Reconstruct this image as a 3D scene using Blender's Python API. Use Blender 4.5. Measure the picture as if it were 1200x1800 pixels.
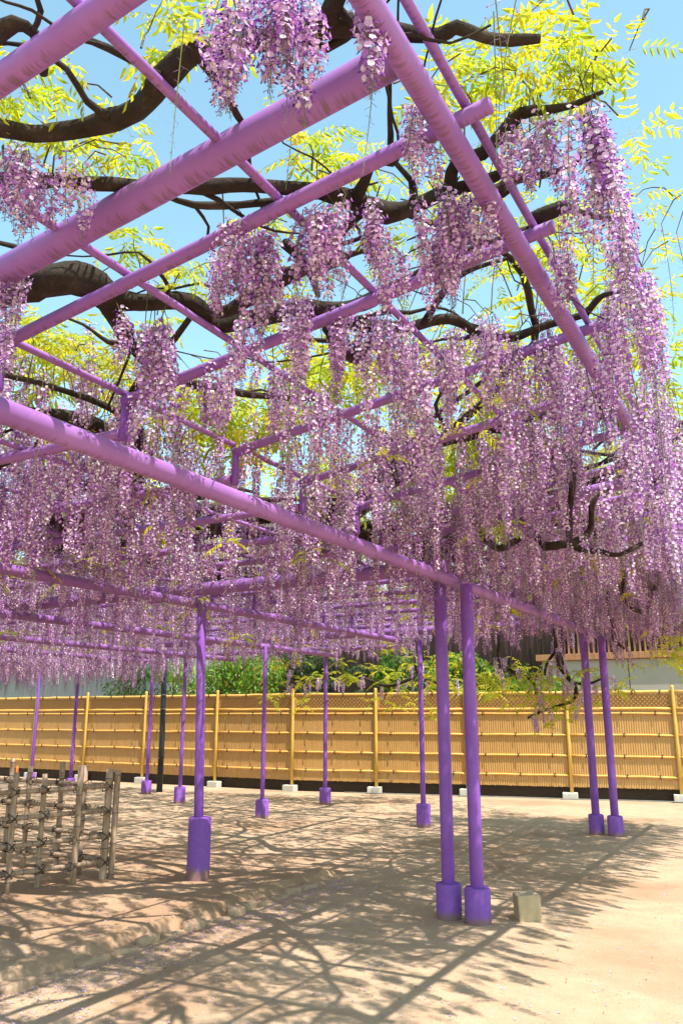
import bpy, bmesh, math, random
import numpy as np
from mathutils import Vector, Matrix, Euler, noise

random.seed(11)
RNG = np.random.default_rng(7)
R = math.radians
scene = bpy.context.scene
for o in list(bpy.data.objects):
    bpy.data.objects.remove(o, do_unlink=True)
COL = scene.collection

# ------------------------------------------------------------------ camera
cam = bpy.data.cameras.new('camera')
cam.sensor_fit = 'VERTICAL'
cam.sensor_height = 24.0
cam.lens = 19.2
cam.clip_start = 0.05
cam.clip_end = 2000
camo = bpy.data.objects.new('camera', cam)
COL.objects.link(camo)
camo.location = (0, 0, 1.5)
camo.rotation_euler = (R(90 + 13.924), 0, R(28.93))
scene.camera = camo

# ------------------------------------------------------------------ light
SUN_DIR = Vector((0.43, -0.17, 1.0)).normalized()      # towards the sun
elev = math.asin(SUN_DIR.z)
azim = math.atan2(SUN_DIR.x, SUN_DIR.y)
world = bpy.data.worlds.new('World')
scene.world = world
world.use_nodes = True
nt = world.node_tree
nt.nodes.clear()
wo = nt.nodes.new('ShaderNodeOutputWorld')
bg = nt.nodes.new('ShaderNodeBackground')
sk = nt.nodes.new('ShaderNodeTexSky')
sk.sky_type = 'NISHITA'
sk.sun_disc = False
sk.sun_elevation = elev
sk.sun_rotation = azim
sk.altitude = 0
sk.air_density = 1.0
sk.dust_density = 0.4
sk.ozone_density = 1.0
tint = nt.nodes.new('ShaderNodeMix')
tint.data_type = 'RGBA'
tint.blend_type = 'MULTIPLY'
tint.inputs['Factor'].default_value = 1.0
tint.inputs['B'].default_value = (1.34, 1.53, 1.18, 1)
nt.links.new(sk.outputs['Color'], tint.inputs['A'])
nt.links.new(tint.outputs['Result'], bg.inputs['Color'])
bg.inputs['Strength'].default_value = 0.14
nt.links.new(bg.outputs['Background'], wo.inputs['Surface'])

sun = bpy.data.lights.new('sun', 'SUN')
sun.energy = 4.6
sun.angle = R(0.53)
sun.color = (1.0, 0.955, 0.88)
suno = bpy.data.objects.new('sun', sun)
COL.objects.link(suno)
suno.location = (8, -4, 20)
suno.rotation_euler = SUN_DIR.to_track_quat('Z', 'Y').to_euler()

scene.view_settings.view_transform = 'Standard'
scene.view_settings.look = 'None'
scene.view_settings.exposure = 1.02
scene.view_settings.gamma = 1.0
scene.view_settings.use_curve_mapping = False

LIMBS = [
   [(-1.938, 1.257, 3.152, 0.0279), (-1.859, 1.309, 3.164, 0.028), (-1.807, 1.387, 3.171, 0.0285), (-1.708, 1.447, 3.187, 0.0302), (-1.59, 1.487, 3.205, 0.0317), (-1.47, 1.487, 3.223, 0.0326), (-1.352, 1.458, 3.241, 0.0347), (-1.249, 1.442, 3.249, 0.0277), (-1.137, 1.483, 3.263, 0.026), (-1.023, 1.534, 3.282, 0.029), (-0.924, 1.577, 3.298, 0.0319), (-0.828, 1.625, 3.312, 0.0319), (-0.762, 1.699, 3.312, 0.0232), (-0.674, 1.772, 3.32, 0.0188), (-0.624, 1.771, 3.326, 0.0171), (-0.57, 1.848, 3.332, 0.0158), (-0.506, 1.906, 3.34, 0.0152), (-0.439, 1.946, 3.346, 0.012)] ,
   [(-0.922, 1.574, 3.294, 0.0273), (-0.87, 1.529, 3.299, 0.0251), (-0.801, 1.479, 3.308, 0.0243)] ,
   [(-1.542, 1.154, 3.189, 0.0088), (-1.456, 1.206, 3.201, 0.0088), (-1.411, 1.28, 3.209, 0.0105), (-1.385, 1.36, 3.212, 0.01), (-1.359, 1.421, 3.215, 0.0094)] ,
   [(-1.646, 1.098, 3.19, 0.0248), (-1.553, 1.1, 3.197, 0.0187), (-1.538, 1.149, 3.197, 0.0161), (-1.573, 1.202, 3.198, 0.0225), (-1.607, 1.246, 3.182, 0.0108)] ,
   [(-2.059, 1.391, 3.129, 0.0211), (-2.019, 1.442, 3.135, 0.0213), (-1.898, 1.559, 3.152, 0.0217), (-1.773, 1.679, 3.17, 0.0221), (-1.596, 1.834, 3.197, 0.0244), (-1.411, 1.961, 3.221, 0.0228), (-1.261, 2.12, 3.246, 0.0272), (-1.193, 2.242, 3.262, 0.0338), (-1.128, 2.384, 3.275, 0.0369), (-1.024, 2.404, 3.281, 0.0285), (-0.892, 2.402, 3.295, 0.024), (-0.773, 2.423, 3.307, 0.0198), (-0.688, 2.415, 3.313, 0.0137)] ,
   [(-1.668, 1.793, 3.17, 0.0076), (-1.625, 1.902, 3.181, 0.0126), (-1.504, 1.995, 3.199, 0.0137), (-1.367, 2.07, 3.216, 0.0117), (-1.244, 2.13, 3.233, 0.0117)] ,
   [(-1.175, 2.229, 3.253, 0.0218), (-1.106, 2.161, 3.258, 0.0173), (-1.039, 2.092, 3.262, 0.0112), (-0.99, 2.14, 3.265, 0.0076), (-0.941, 2.102, 3.269, 0.0046)] ,
   [(-1.159, 2.285, 3.254, 0.0201), (-1.264, 2.33, 3.238, 0.0187), (-1.363, 2.4, 3.22, 0.015), (-1.453, 2.491, 3.201, 0.0089)] ,
   [(-0.89, 2.397, 3.293, 0.022), (-0.825, 2.287, 3.301, 0.021), (-0.727, 2.295, 3.315, 0.0208), (-0.644, 2.25, 3.328, 0.022), (-0.571, 2.197, 3.336, 0.0196), (-0.496, 2.223, 3.341, 0.0143), (-0.423, 2.252, 3.347, 0.0107), (-0.327, 2.249, 3.356, 0.0061)] ,
   [(-0.815, 2.424, 3.296, 0.014), (-0.742, 2.519, 3.318, 0.0263), (-0.678, 2.482, 3.319, 0.0179), (-0.597, 2.514, 3.326, 0.0139), (-0.5, 2.526, 3.336, 0.0098), (-0.455, 2.498, 3.339, 0.0068)] ,
   [(-0.796, 2.213, 3.307, 0.0223), (-0.806, 2.089, 3.299, 0.0162), (-0.839, 2.099, 3.287, 0.0091)] ,
   [(-0.706, 2.748, 3.325, 0.0278), (-0.589, 2.757, 3.341, 0.0275), (-0.546, 2.798, 3.334, 0.0149), (-0.465, 2.91, 3.342, 0.0109), (-0.412, 2.913, 3.343, 0.0054)] ,
   [(-2.688, 1.833, 3.078, 0.0586), (-2.565, 1.89, 3.097, 0.0607), (-2.357, 1.953, 3.128, 0.0621), (-2.253, 2.027, 3.136, 0.0561), (-2.248, 2.175, 3.133, 0.0516), (-2.173, 2.258, 3.133, 0.0411), (-2.096, 2.306, 3.14, 0.0378), (-2.044, 2.387, 3.149, 0.0394), (-2.045, 2.579, 3.153, 0.0437), (-1.916, 2.651, 3.167, 0.039), (-1.694, 2.712, 3.192, 0.0338), (-1.513, 2.84, 3.213, 0.0292), (-1.318, 2.83, 3.24, 0.0285), (-1.121, 2.791, 3.262, 0.023), (-0.876, 2.781, 3.291, 0.0178), (-0.719, 2.791, 3.313, 0.0175)] ,
   [(-2.029, 2.423, 3.147, 0.0351), (-1.966, 2.515, 3.147, 0.0262), (-1.781, 2.498, 3.174, 0.0278), (-1.541, 2.463, 3.202, 0.0223), (-1.395, 2.479, 3.216, 0.0154), (-1.279, 2.495, 3.227, 0.0098)] ,
   [(-2.283, 2.102, 3.125, 0.0488), (-2.326, 2.258, 3.107, 0.0373), (-2.428, 2.477, 3.086, 0.03), (-2.462, 2.657, 3.077, 0.0262), (-2.456, 2.896, 3.074, 0.0221), (-2.363, 3.093, 3.085, 0.02), (-2.251, 3.283, 3.097, 0.0161), (-2.067, 3.492, 3.118, 0.012)] ,
   [(-1.697, 2.765, 3.188, 0.0294), (-1.611, 2.914, 3.198, 0.0276), (-1.528, 3.031, 3.21, 0.0281), (-1.387, 3.155, 3.227, 0.0259), (-1.216, 3.215, 3.249, 0.0232), (-1.154, 3.421, 3.258, 0.0241), (-1.039, 3.585, 3.275, 0.0246), (-0.871, 3.582, 3.293, 0.0188), (-0.683, 3.607, 3.316, 0.0159)] ,
   [(-1.338, 3.173, 3.227, 0.0181), (-1.17, 3.002, 3.249, 0.0171), (-1.072, 2.916, 3.26, 0.0142), (-0.965, 2.896, 3.271, 0.0105), (-0.849, 2.91, 3.284, 0.0069)] ,
   [(-1.681, 2.91, 3.186, 0.0253), (-1.712, 3.043, 3.18, 0.0236), (-1.729, 3.289, 3.184, 0.0304), (-1.62, 3.182, 3.188, 0.0188), (-1.485, 3.047, 3.198, 0.0103)] ,
   [(-1.724, 3.279, 3.179, 0.0249), (-1.626, 3.094, 3.181, 0.0132), (-1.551, 3.018, 3.188, 0.009)] ,
   [(-3.735, 2.664, 3.044, 0.039), (-3.466, 2.771, 3.047, 0.0416), (-3.328, 2.916, 3.053, 0.048), (-3.249, 3.045, 3.048, 0.0428), (-3.274, 3.268, 3.037, 0.0322)] ,
   [(-1.499, 2.275, 3.209, 0.0232), (-1.501, 2.358, 3.207, 0.0216), (-1.521, 2.496, 3.199, 0.0158), (-1.571, 2.648, 3.185, 0.0095)] ,
   [(-0.689, 3.608, 3.318, 0.0186), (-0.585, 3.485, 3.325, 0.0115), (-0.49, 3.508, 3.334, 0.0064)] ,
]
DROOPS = [
   [(-2.21, 6.14, 3.18, 0.037), (-2.14, 6.17, 2.94, 0.045), (-2.0, 6.19, 2.78, 0.049), (-1.83, 6.23, 2.86, 0.031)] ,
   [(-1.72, 5.97, 2.96, 0.034), (-1.62, 6.03, 2.76, 0.038), (-1.46, 5.76, 2.68, 0.042), (-1.33, 5.89, 2.72, 0.033), (-1.24, 6.03, 2.82, 0.029), (-1.19, 5.94, 3.01, 0.025), (-1.1, 6.02, 3.12, 0.021)] ,
   [(-1.33, 5.78, 2.71, 0.029), (-1.14, 5.89, 2.62, 0.026), (-1.02, 5.82, 2.58, 0.02), (-0.87, 5.91, 2.66, 0.016)] ,
   [(-3.06, 11.92, 2.59, 0.037), (-3.0, 11.75, 2.23, 0.037), (-2.9, 11.82, 2.02, 0.04), (-2.81, 11.83, 1.9, 0.04), (-2.92, 12.02, 1.69, 0.032), (-3.25, 11.98, 1.59, 0.024), (-3.5, 11.8, 1.46, 0.02)] ,
   [(-3.03, 11.99, 2.51, 0.029), (-3.17, 11.79, 2.23, 0.025), (-3.26, 11.94, 2.07, 0.025)] ,
   [(-3.88, 11.79, 2.29, 0.029), (-3.68, 11.75, 2.12, 0.033), (-3.47, 12.01, 2.0, 0.033), (-3.36, 11.81, 1.79, 0.024)] ,
   [(-2.86, 11.81, 1.98, 0.028), (-2.67, 12.04, 1.94, 0.024), (-2.43, 12.01, 2.01, 0.016)] ,
   [(-2.08, 10.74, 2.78, 0.044), (-2.05, 10.94, 2.6, 0.043), (-2.03, 10.81, 2.42, 0.032), (-1.93, 10.85, 2.31, 0.018)] ,
   [(-1.78, 10.11, 2.87, 0.048), (-1.58, 10.33, 2.69, 0.047), (-1.48, 10.26, 2.89, 0.034), (-1.34, 10.34, 3.11, 0.024)] ,
   [(-6.13, 14.12, 2.38, 0.036), (-6.31, 13.94, 2.13, 0.042), (-6.77, 13.96, 2.03, 0.037), (-7.25, 13.9, 2.18, 0.027), (-7.74, 13.89, 2.16, 0.022)] ,
   [(-6.13, 13.87, 2.33, 0.031), (-5.81, 13.94, 2.07, 0.026), (-5.53, 14.03, 2.11, 0.02)] ,
   [(-8.4, 13.25, 2.62, 0.043), (-8.58, 13.45, 2.31, 0.038), (-8.39, 13.35, 2.09, 0.032), (-7.89, 13.34, 2.14, 0.026)] ,
]
NEAR_RACEMES = [(-1.82, 1.37, 3.11, 0.23, 0), (-1.91, 1.36, 3.15, 0.18, 0), (-1.85, 1.37, 3.14, 0.21, 0), (-1.86, 1.29, 3.06, 0.18, 0), (-1.76, 1.47, 3.15, 0.22, 0), (-1.72, 1.5, 3.11, 0.18, 0), (-1.84, 1.4, 3.14, 0.21, 0), (-1.84, 1.41, 3.07, 0.2, 0), (-1.87, 1.5, 3.15, 0.18, 0), (-1.86, 1.48, 3.11, 0.18, 0), (-1.82, 1.39, 3.08, 0.22, 0), (-1.05, 1.31, 3.19, 0.2, 0), (-1.02, 1.3, 3.2, 0.3, 0), (-1.07, 1.31, 3.22, 0.26, 0), (-1.01, 1.32, 3.23, 0.35, 0), (-1.1, 1.43, 3.24, 0.26, 0), (-1.12, 1.38, 3.21, 0.18, 0), (-1.16, 1.29, 3.19, 0.18, 1), (-0.88, 1.42, 3.24, 0.25, 0), (-0.93, 1.37, 3.24, 0.23, 0), (-0.97, 1.39, 3.28, 0.34, 0), (-0.92, 1.38, 3.24, 0.24, 0), (-0.91, 1.45, 3.28, 0.32, 0), (-0.91, 1.44, 3.27, 0.37, 0), (-0.93, 1.39, 3.26, 0.32, 0), (-0.96, 1.39, 3.26, 0.38, 0), (-0.99, 1.36, 3.24, 0.18, 0), (-0.91, 1.37, 3.22, 0.2, 0), (-0.99, 1.54, 3.26, 0.25, 1), (-0.75, 1.5, 3.29, 0.33, 0), (-0.78, 1.49, 3.28, 0.34, 0), (-0.78, 1.61, 3.26, 0.32, 1), (-1.52, 2.09, 3.16, 0.28, 0), (-1.51, 2.12, 3.18, 0.22, 0), (-1.53, 2.05, 3.15, 0.28, 0), (-1.6, 2.04, 3.16, 0.29, 0), (-1.52, 2.07, 3.17, 0.24, 0), (-1.55, 2.07, 3.17, 0.21, 0), (-1.51, 1.95, 3.12, 0.26, 0), (-1.49, 1.99, 3.13, 0.22, 0), (-1.7, 2.14, 3.14, 0.26, 0), (-1.63, 2.12, 3.09, 0.26, 0), (-1.67, 2.15, 3.17, 0.31, 0), (-1.62, 2.15, 3.16, 0.26, 0), (-1.55, 2.16, 3.2, 0.42, 0), (-1.5, 2.15, 3.19, 0.39, 0), (-1.5, 2.13, 3.17, 0.43, 0), (-1.49, 2.18, 3.17, 0.31, 0), (-1.46, 2.11, 3.17, 0.4, 0), (-1.47, 2.12, 3.18, 0.45, 0), (-1.85, 2.5, 3.09, 0.41, 0), (-1.87, 2.65, 3.15, 0.4, 0), (-1.92, 2.6, 3.1, 0.28, 0), (-1.92, 2.61, 3.15, 0.34, 0), (-1.86, 2.55, 3.12, 0.33, 0), (-1.25, 2.17, 3.22, 0.42, 0), (-1.26, 2.19, 3.24, 0.42, 0), (-1.25, 2.08, 3.17, 0.3, 0), (-1.26, 2.15, 3.19, 0.37, 0), (-1.31, 2.15, 3.21, 0.28, 0), (-1.27, 2.11, 3.18, 0.31, 0), (-1.31, 2.1, 3.18, 0.32, 0), (-1.15, 2.11, 3.19, 0.3, 0), (-1.27, 2.2, 3.23, 0.28, 0), (-1.11, 2.22, 3.22, 0.33, 0), (-1.17, 2.18, 3.2, 0.34, 0), (-1.2, 2.14, 3.17, 0.24, 0), (-1.08, 2.24, 3.18, 0.18, 0), (-1.13, 2.27, 3.24, 0.22, 0), (-1.12, 2.21, 3.21, 0.19, 0), (-1.64, 2.52, 3.15, 0.43, 0), (-1.56, 2.5, 3.13, 0.43, 0), (-1.58, 2.58, 3.17, 0.48, 0), (-1.72, 2.59, 3.15, 0.26, 0), (-1.64, 2.66, 3.19, 0.4, 0), (-1.6, 2.49, 3.13, 0.45, 0), (-0.79, 1.88, 3.23, 0.2, 0), (-0.78, 1.86, 3.22, 0.19, 0), (-0.84, 2.05, 3.28, 0.23, 0), (-0.82, 1.99, 3.25, 0.19, 0), (-0.92, 2.36, 3.23, 0.2, 0), (-0.88, 2.32, 3.21, 0.28, 0), (-0.98, 2.31, 3.25, 0.24, 0), (-0.86, 2.35, 3.23, 0.3, 0), (-0.87, 2.32, 3.24, 0.32, 0), (-0.87, 2.38, 3.27, 0.31, 0), (-0.77, 2.35, 3.22, 0.3, 0), (-0.84, 2.44, 3.29, 0.29, 0), (-0.9, 2.34, 3.27, 0.23, 0), (-0.79, 2.47, 3.3, 0.33, 0), (-0.98, 2.52, 3.25, 0.35, 0), (-0.93, 2.46, 3.25, 0.32, 0), (-0.95, 2.45, 3.22, 0.3, 0), (-0.92, 2.5, 3.27, 0.37, 0), (-0.96, 2.5, 3.24, 0.32, 0), (-1.02, 2.46, 3.25, 0.31, 0), (-0.92, 2.38, 3.2, 0.39, 0), (-0.96, 2.49, 3.26, 0.25, 0), (-0.83, 2.37, 3.25, 0.26, 0), (-0.74, 2.35, 3.23, 0.24, 0), (-0.79, 2.38, 3.23, 0.22, 0), (-0.56, 2.15, 3.26, 0.18, 0), (-0.6, 2.21, 3.33, 0.19, 0), (-0.58, 2.26, 3.31, 0.18, 0), (-0.62, 2.21, 3.3, 0.18, 0), (-0.54, 2.32, 3.32, 0.18, 0), (-0.53, 2.2, 3.25, 0.18, 0), (-0.49, 2.19, 3.29, 0.18, 0), (-0.52, 2.2, 3.32, 0.18, 0), (-0.35, 2.28, 3.34, 0.58, 0), (-0.36, 2.23, 3.27, 0.34, 0), (-0.37, 2.26, 3.31, 0.35, 0), (-0.42, 2.2, 3.3, 0.37, 0), (-0.38, 2.28, 3.36, 0.49, 0), (-0.37, 2.26, 3.27, 0.33, 0), (-0.38, 2.27, 3.29, 0.34, 0), (-0.4, 2.35, 3.36, 0.31, 0), (-0.36, 2.51, 3.31, 0.45, 0), (-0.35, 2.51, 3.33, 0.56, 0), (-0.37, 2.58, 3.36, 0.39, 0), (-0.36, 2.9, 3.33, 0.38, 0), (-0.41, 2.91, 3.34, 0.48, 0), (-0.42, 2.83, 3.28, 0.31, 0), (-0.35, 2.81, 3.28, 0.46, 0), (-0.37, 2.77, 3.28, 0.36, 0), (-0.43, 3.22, 3.3, 0.58, 0), (-0.4, 3.25, 3.27, 0.44, 0), (-0.39, 3.27, 3.3, 0.44, 0), (-0.45, 3.32, 3.31, 0.63, 0), (-0.4, 3.39, 3.34, 0.56, 0), (-0.5, 3.35, 3.35, 0.6, 0), (-0.38, 3.32, 3.29, 0.61, 0), (-0.27, 2.98, 3.3, 0.24, 1), (-0.23, 3.1, 3.32, 0.37, 1), (-0.53, 3.44, 3.25, 0.46, 0), (-0.63, 3.57, 3.32, 0.7, 0), (-0.58, 3.52, 3.28, 0.51, 0), (-0.57, 3.51, 3.3, 0.67, 0), (-0.55, 3.52, 3.26, 0.6, 0), (-0.59, 3.64, 3.33, 0.65, 0), (-0.53, 3.66, 3.29, 0.52, 0), (-2.16, 2.37, 3.1, 0.62, 0), (-2.16, 2.25, 3.03, 0.55, 0), (-2.1, 2.26, 3.03, 0.6, 0), (-2.16, 2.4, 3.11, 0.48, 0), (-2.09, 2.29, 3.06, 0.43, 0), (-2.15, 2.31, 3.04, 0.44, 0), (-2.24, 2.38, 3.11, 0.36, 0), (-2.14, 2.3, 3.04, 0.34, 0), (-2.16, 2.27, 3.02, 0.24, 0), (-2.19, 2.17, 3.03, 0.18, 0), (-2.21, 2.18, 3.08, 0.21, 0), (-2.19, 2.4, 3.02, 0.28, 0), (-2.22, 2.45, 3.03, 0.25, 0), (-2.2, 2.47, 3.05, 0.28, 0), (-2.29, 1.76, 3.04, 0.2, 0), (-2.31, 1.8, 3.06, 0.18, 0), (-2.35, 1.72, 3.03, 0.18, 0), (-2.52, 1.89, 2.98, 0.18, 0), (-2.61, 1.93, 3.01, 0.22, 0), (-2.59, 1.96, 2.99, 0.18, 0), (-1.18, 2.44, 3.23, 0.34, 0), (-1.09, 2.6, 3.25, 0.32, 0), (-1.16, 2.42, 3.18, 0.28, 0), (-1.14, 2.54, 3.21, 0.25, 0), (-1.14, 2.4, 3.2, 0.26, 0), (-1.54, 2.83, 3.17, 0.29, 0), (-1.52, 2.74, 3.18, 0.35, 0), (-1.46, 2.81, 3.14, 0.27, 0), (-1.49, 2.78, 3.17, 0.4, 0), (-1.41, 2.83, 3.15, 0.24, 0), (-1.42, 2.92, 3.21, 0.39, 0), (-1.38, 2.99, 3.18, 0.46, 0), (-1.39, 2.9, 3.15, 0.41, 0), (-1.29, 2.91, 3.15, 0.41, 0), (-1.36, 2.96, 3.15, 0.32, 0), (-1.46, 3.01, 3.19, 0.3, 0), (-1.44, 3.02, 3.2, 0.48, 0), (-1.45, 3.05, 3.21, 0.33, 0), (-1.56, 2.94, 3.19, 0.3, 0), (-1.51, 2.74, 3.12, 0.26, 0), (-1.55, 2.78, 3.11, 0.33, 0), (-1.63, 2.88, 3.16, 0.35, 0), (-1.19, 3.26, 3.22, 0.36, 0), (-1.02, 3.17, 3.2, 0.32, 0), (-1.07, 3.3, 3.24, 0.36, 0), (-1.02, 3.28, 3.22, 0.26, 0), (-1.04, 3.28, 3.21, 0.34, 0), (-1.19, 3.14, 3.16, 0.32, 0), (-1.07, 3.26, 3.2, 0.25, 0), (-1.13, 3.63, 3.26, 0.39, 0), (-1.02, 3.54, 3.23, 0.47, 0), (-1.0, 3.52, 3.21, 0.5, 0), (-1.08, 3.41, 3.17, 0.39, 0), (-1.0, 3.47, 3.21, 0.35, 0), (-0.97, 3.73, 3.28, 0.44, 0), (-1.11, 3.39, 3.2, 0.5, 0), (-0.94, 3.62, 3.27, 0.42, 0), (-1.29, 3.3, 3.18, 0.36, 0), (-1.29, 3.19, 3.16, 0.46, 0), (-1.35, 3.16, 3.16, 0.45, 0), (-1.33, 3.34, 3.19, 0.27, 0), (-1.41, 3.24, 3.18, 0.43, 0), (-1.3, 3.39, 3.2, 0.27, 0), (-1.27, 3.43, 3.23, 0.43, 0), (-0.88, 3.67, 3.24, 0.52, 0), (-0.88, 3.63, 3.28, 0.45, 0), (-1.04, 3.69, 3.27, 0.37, 0), (-0.91, 3.55, 3.22, 0.47, 0), (-0.84, 3.52, 3.22, 0.45, 0), (-0.87, 3.8, 3.29, 0.37, 0), (-0.86, 3.64, 3.28, 0.59, 0), (-0.92, 3.65, 3.28, 0.57, 0), (-0.86, 3.85, 3.22, 0.5, 0), (-0.89, 4.04, 3.27, 0.43, 0), (-0.8, 4.21, 3.31, 0.57, 0), (-0.85, 4.03, 3.24, 0.46, 0), (-0.86, 4.04, 3.26, 0.62, 0), (-0.86, 3.99, 3.25, 0.58, 0), (-0.78, 4.01, 3.26, 0.58, 0), (-0.51, 1.75, 3.3, 0.18, 1), (-0.48, 1.67, 3.26, 0.18, 1), (-0.43, 1.69, 3.26, 0.18, 1), (-2.27, 2.77, 3.07, 0.36, 0), (-2.36, 2.8, 3.08, 0.35, 0), (-2.25, 2.8, 3.04, 0.22, 0), (-2.18, 2.87, 3.09, 0.36, 0), (-2.21, 2.88, 3.1, 0.33, 0), (-2.18, 2.71, 3.05, 0.36, 0), (-2.16, 2.77, 3.04, 0.33, 0), (-1.9, 2.95, 3.07, 0.5, 0), (-1.92, 2.95, 3.08, 0.47, 0), (-2.01, 3.07, 3.1, 0.37, 0), (-1.99, 2.95, 3.07, 0.35, 0), (-1.93, 3.04, 3.07, 0.31, 0), (-2.0, 2.96, 3.12, 0.45, 0), (-1.98, 3.39, 3.09, 0.42, 0), (-1.94, 3.28, 3.11, 0.33, 0), (-1.96, 3.28, 3.07, 0.44, 0), (-1.96, 3.14, 3.05, 0.42, 0), (-1.97, 3.36, 3.11, 0.46, 0), (-0.63, 2.88, 3.24, 0.28, 0), (-0.63, 2.92, 3.26, 0.24, 0), (-0.66, 2.9, 3.3, 0.31, 0), (-0.6, 2.87, 3.26, 0.26, 0), (-0.5, 2.51, 3.27, 0.25, 0), (-0.49, 2.54, 3.31, 0.36, 0), (-2.62, 2.71, 2.97, 0.32, 0), (-2.8, 2.85, 3.02, 0.26, 0), (-2.72, 2.74, 2.99, 0.33, 0), (-3.16, 3.85, 2.97, 0.39, 0), (-3.25, 3.81, 2.96, 0.26, 0), (-3.22, 3.84, 2.96, 0.34, 0)]
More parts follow.
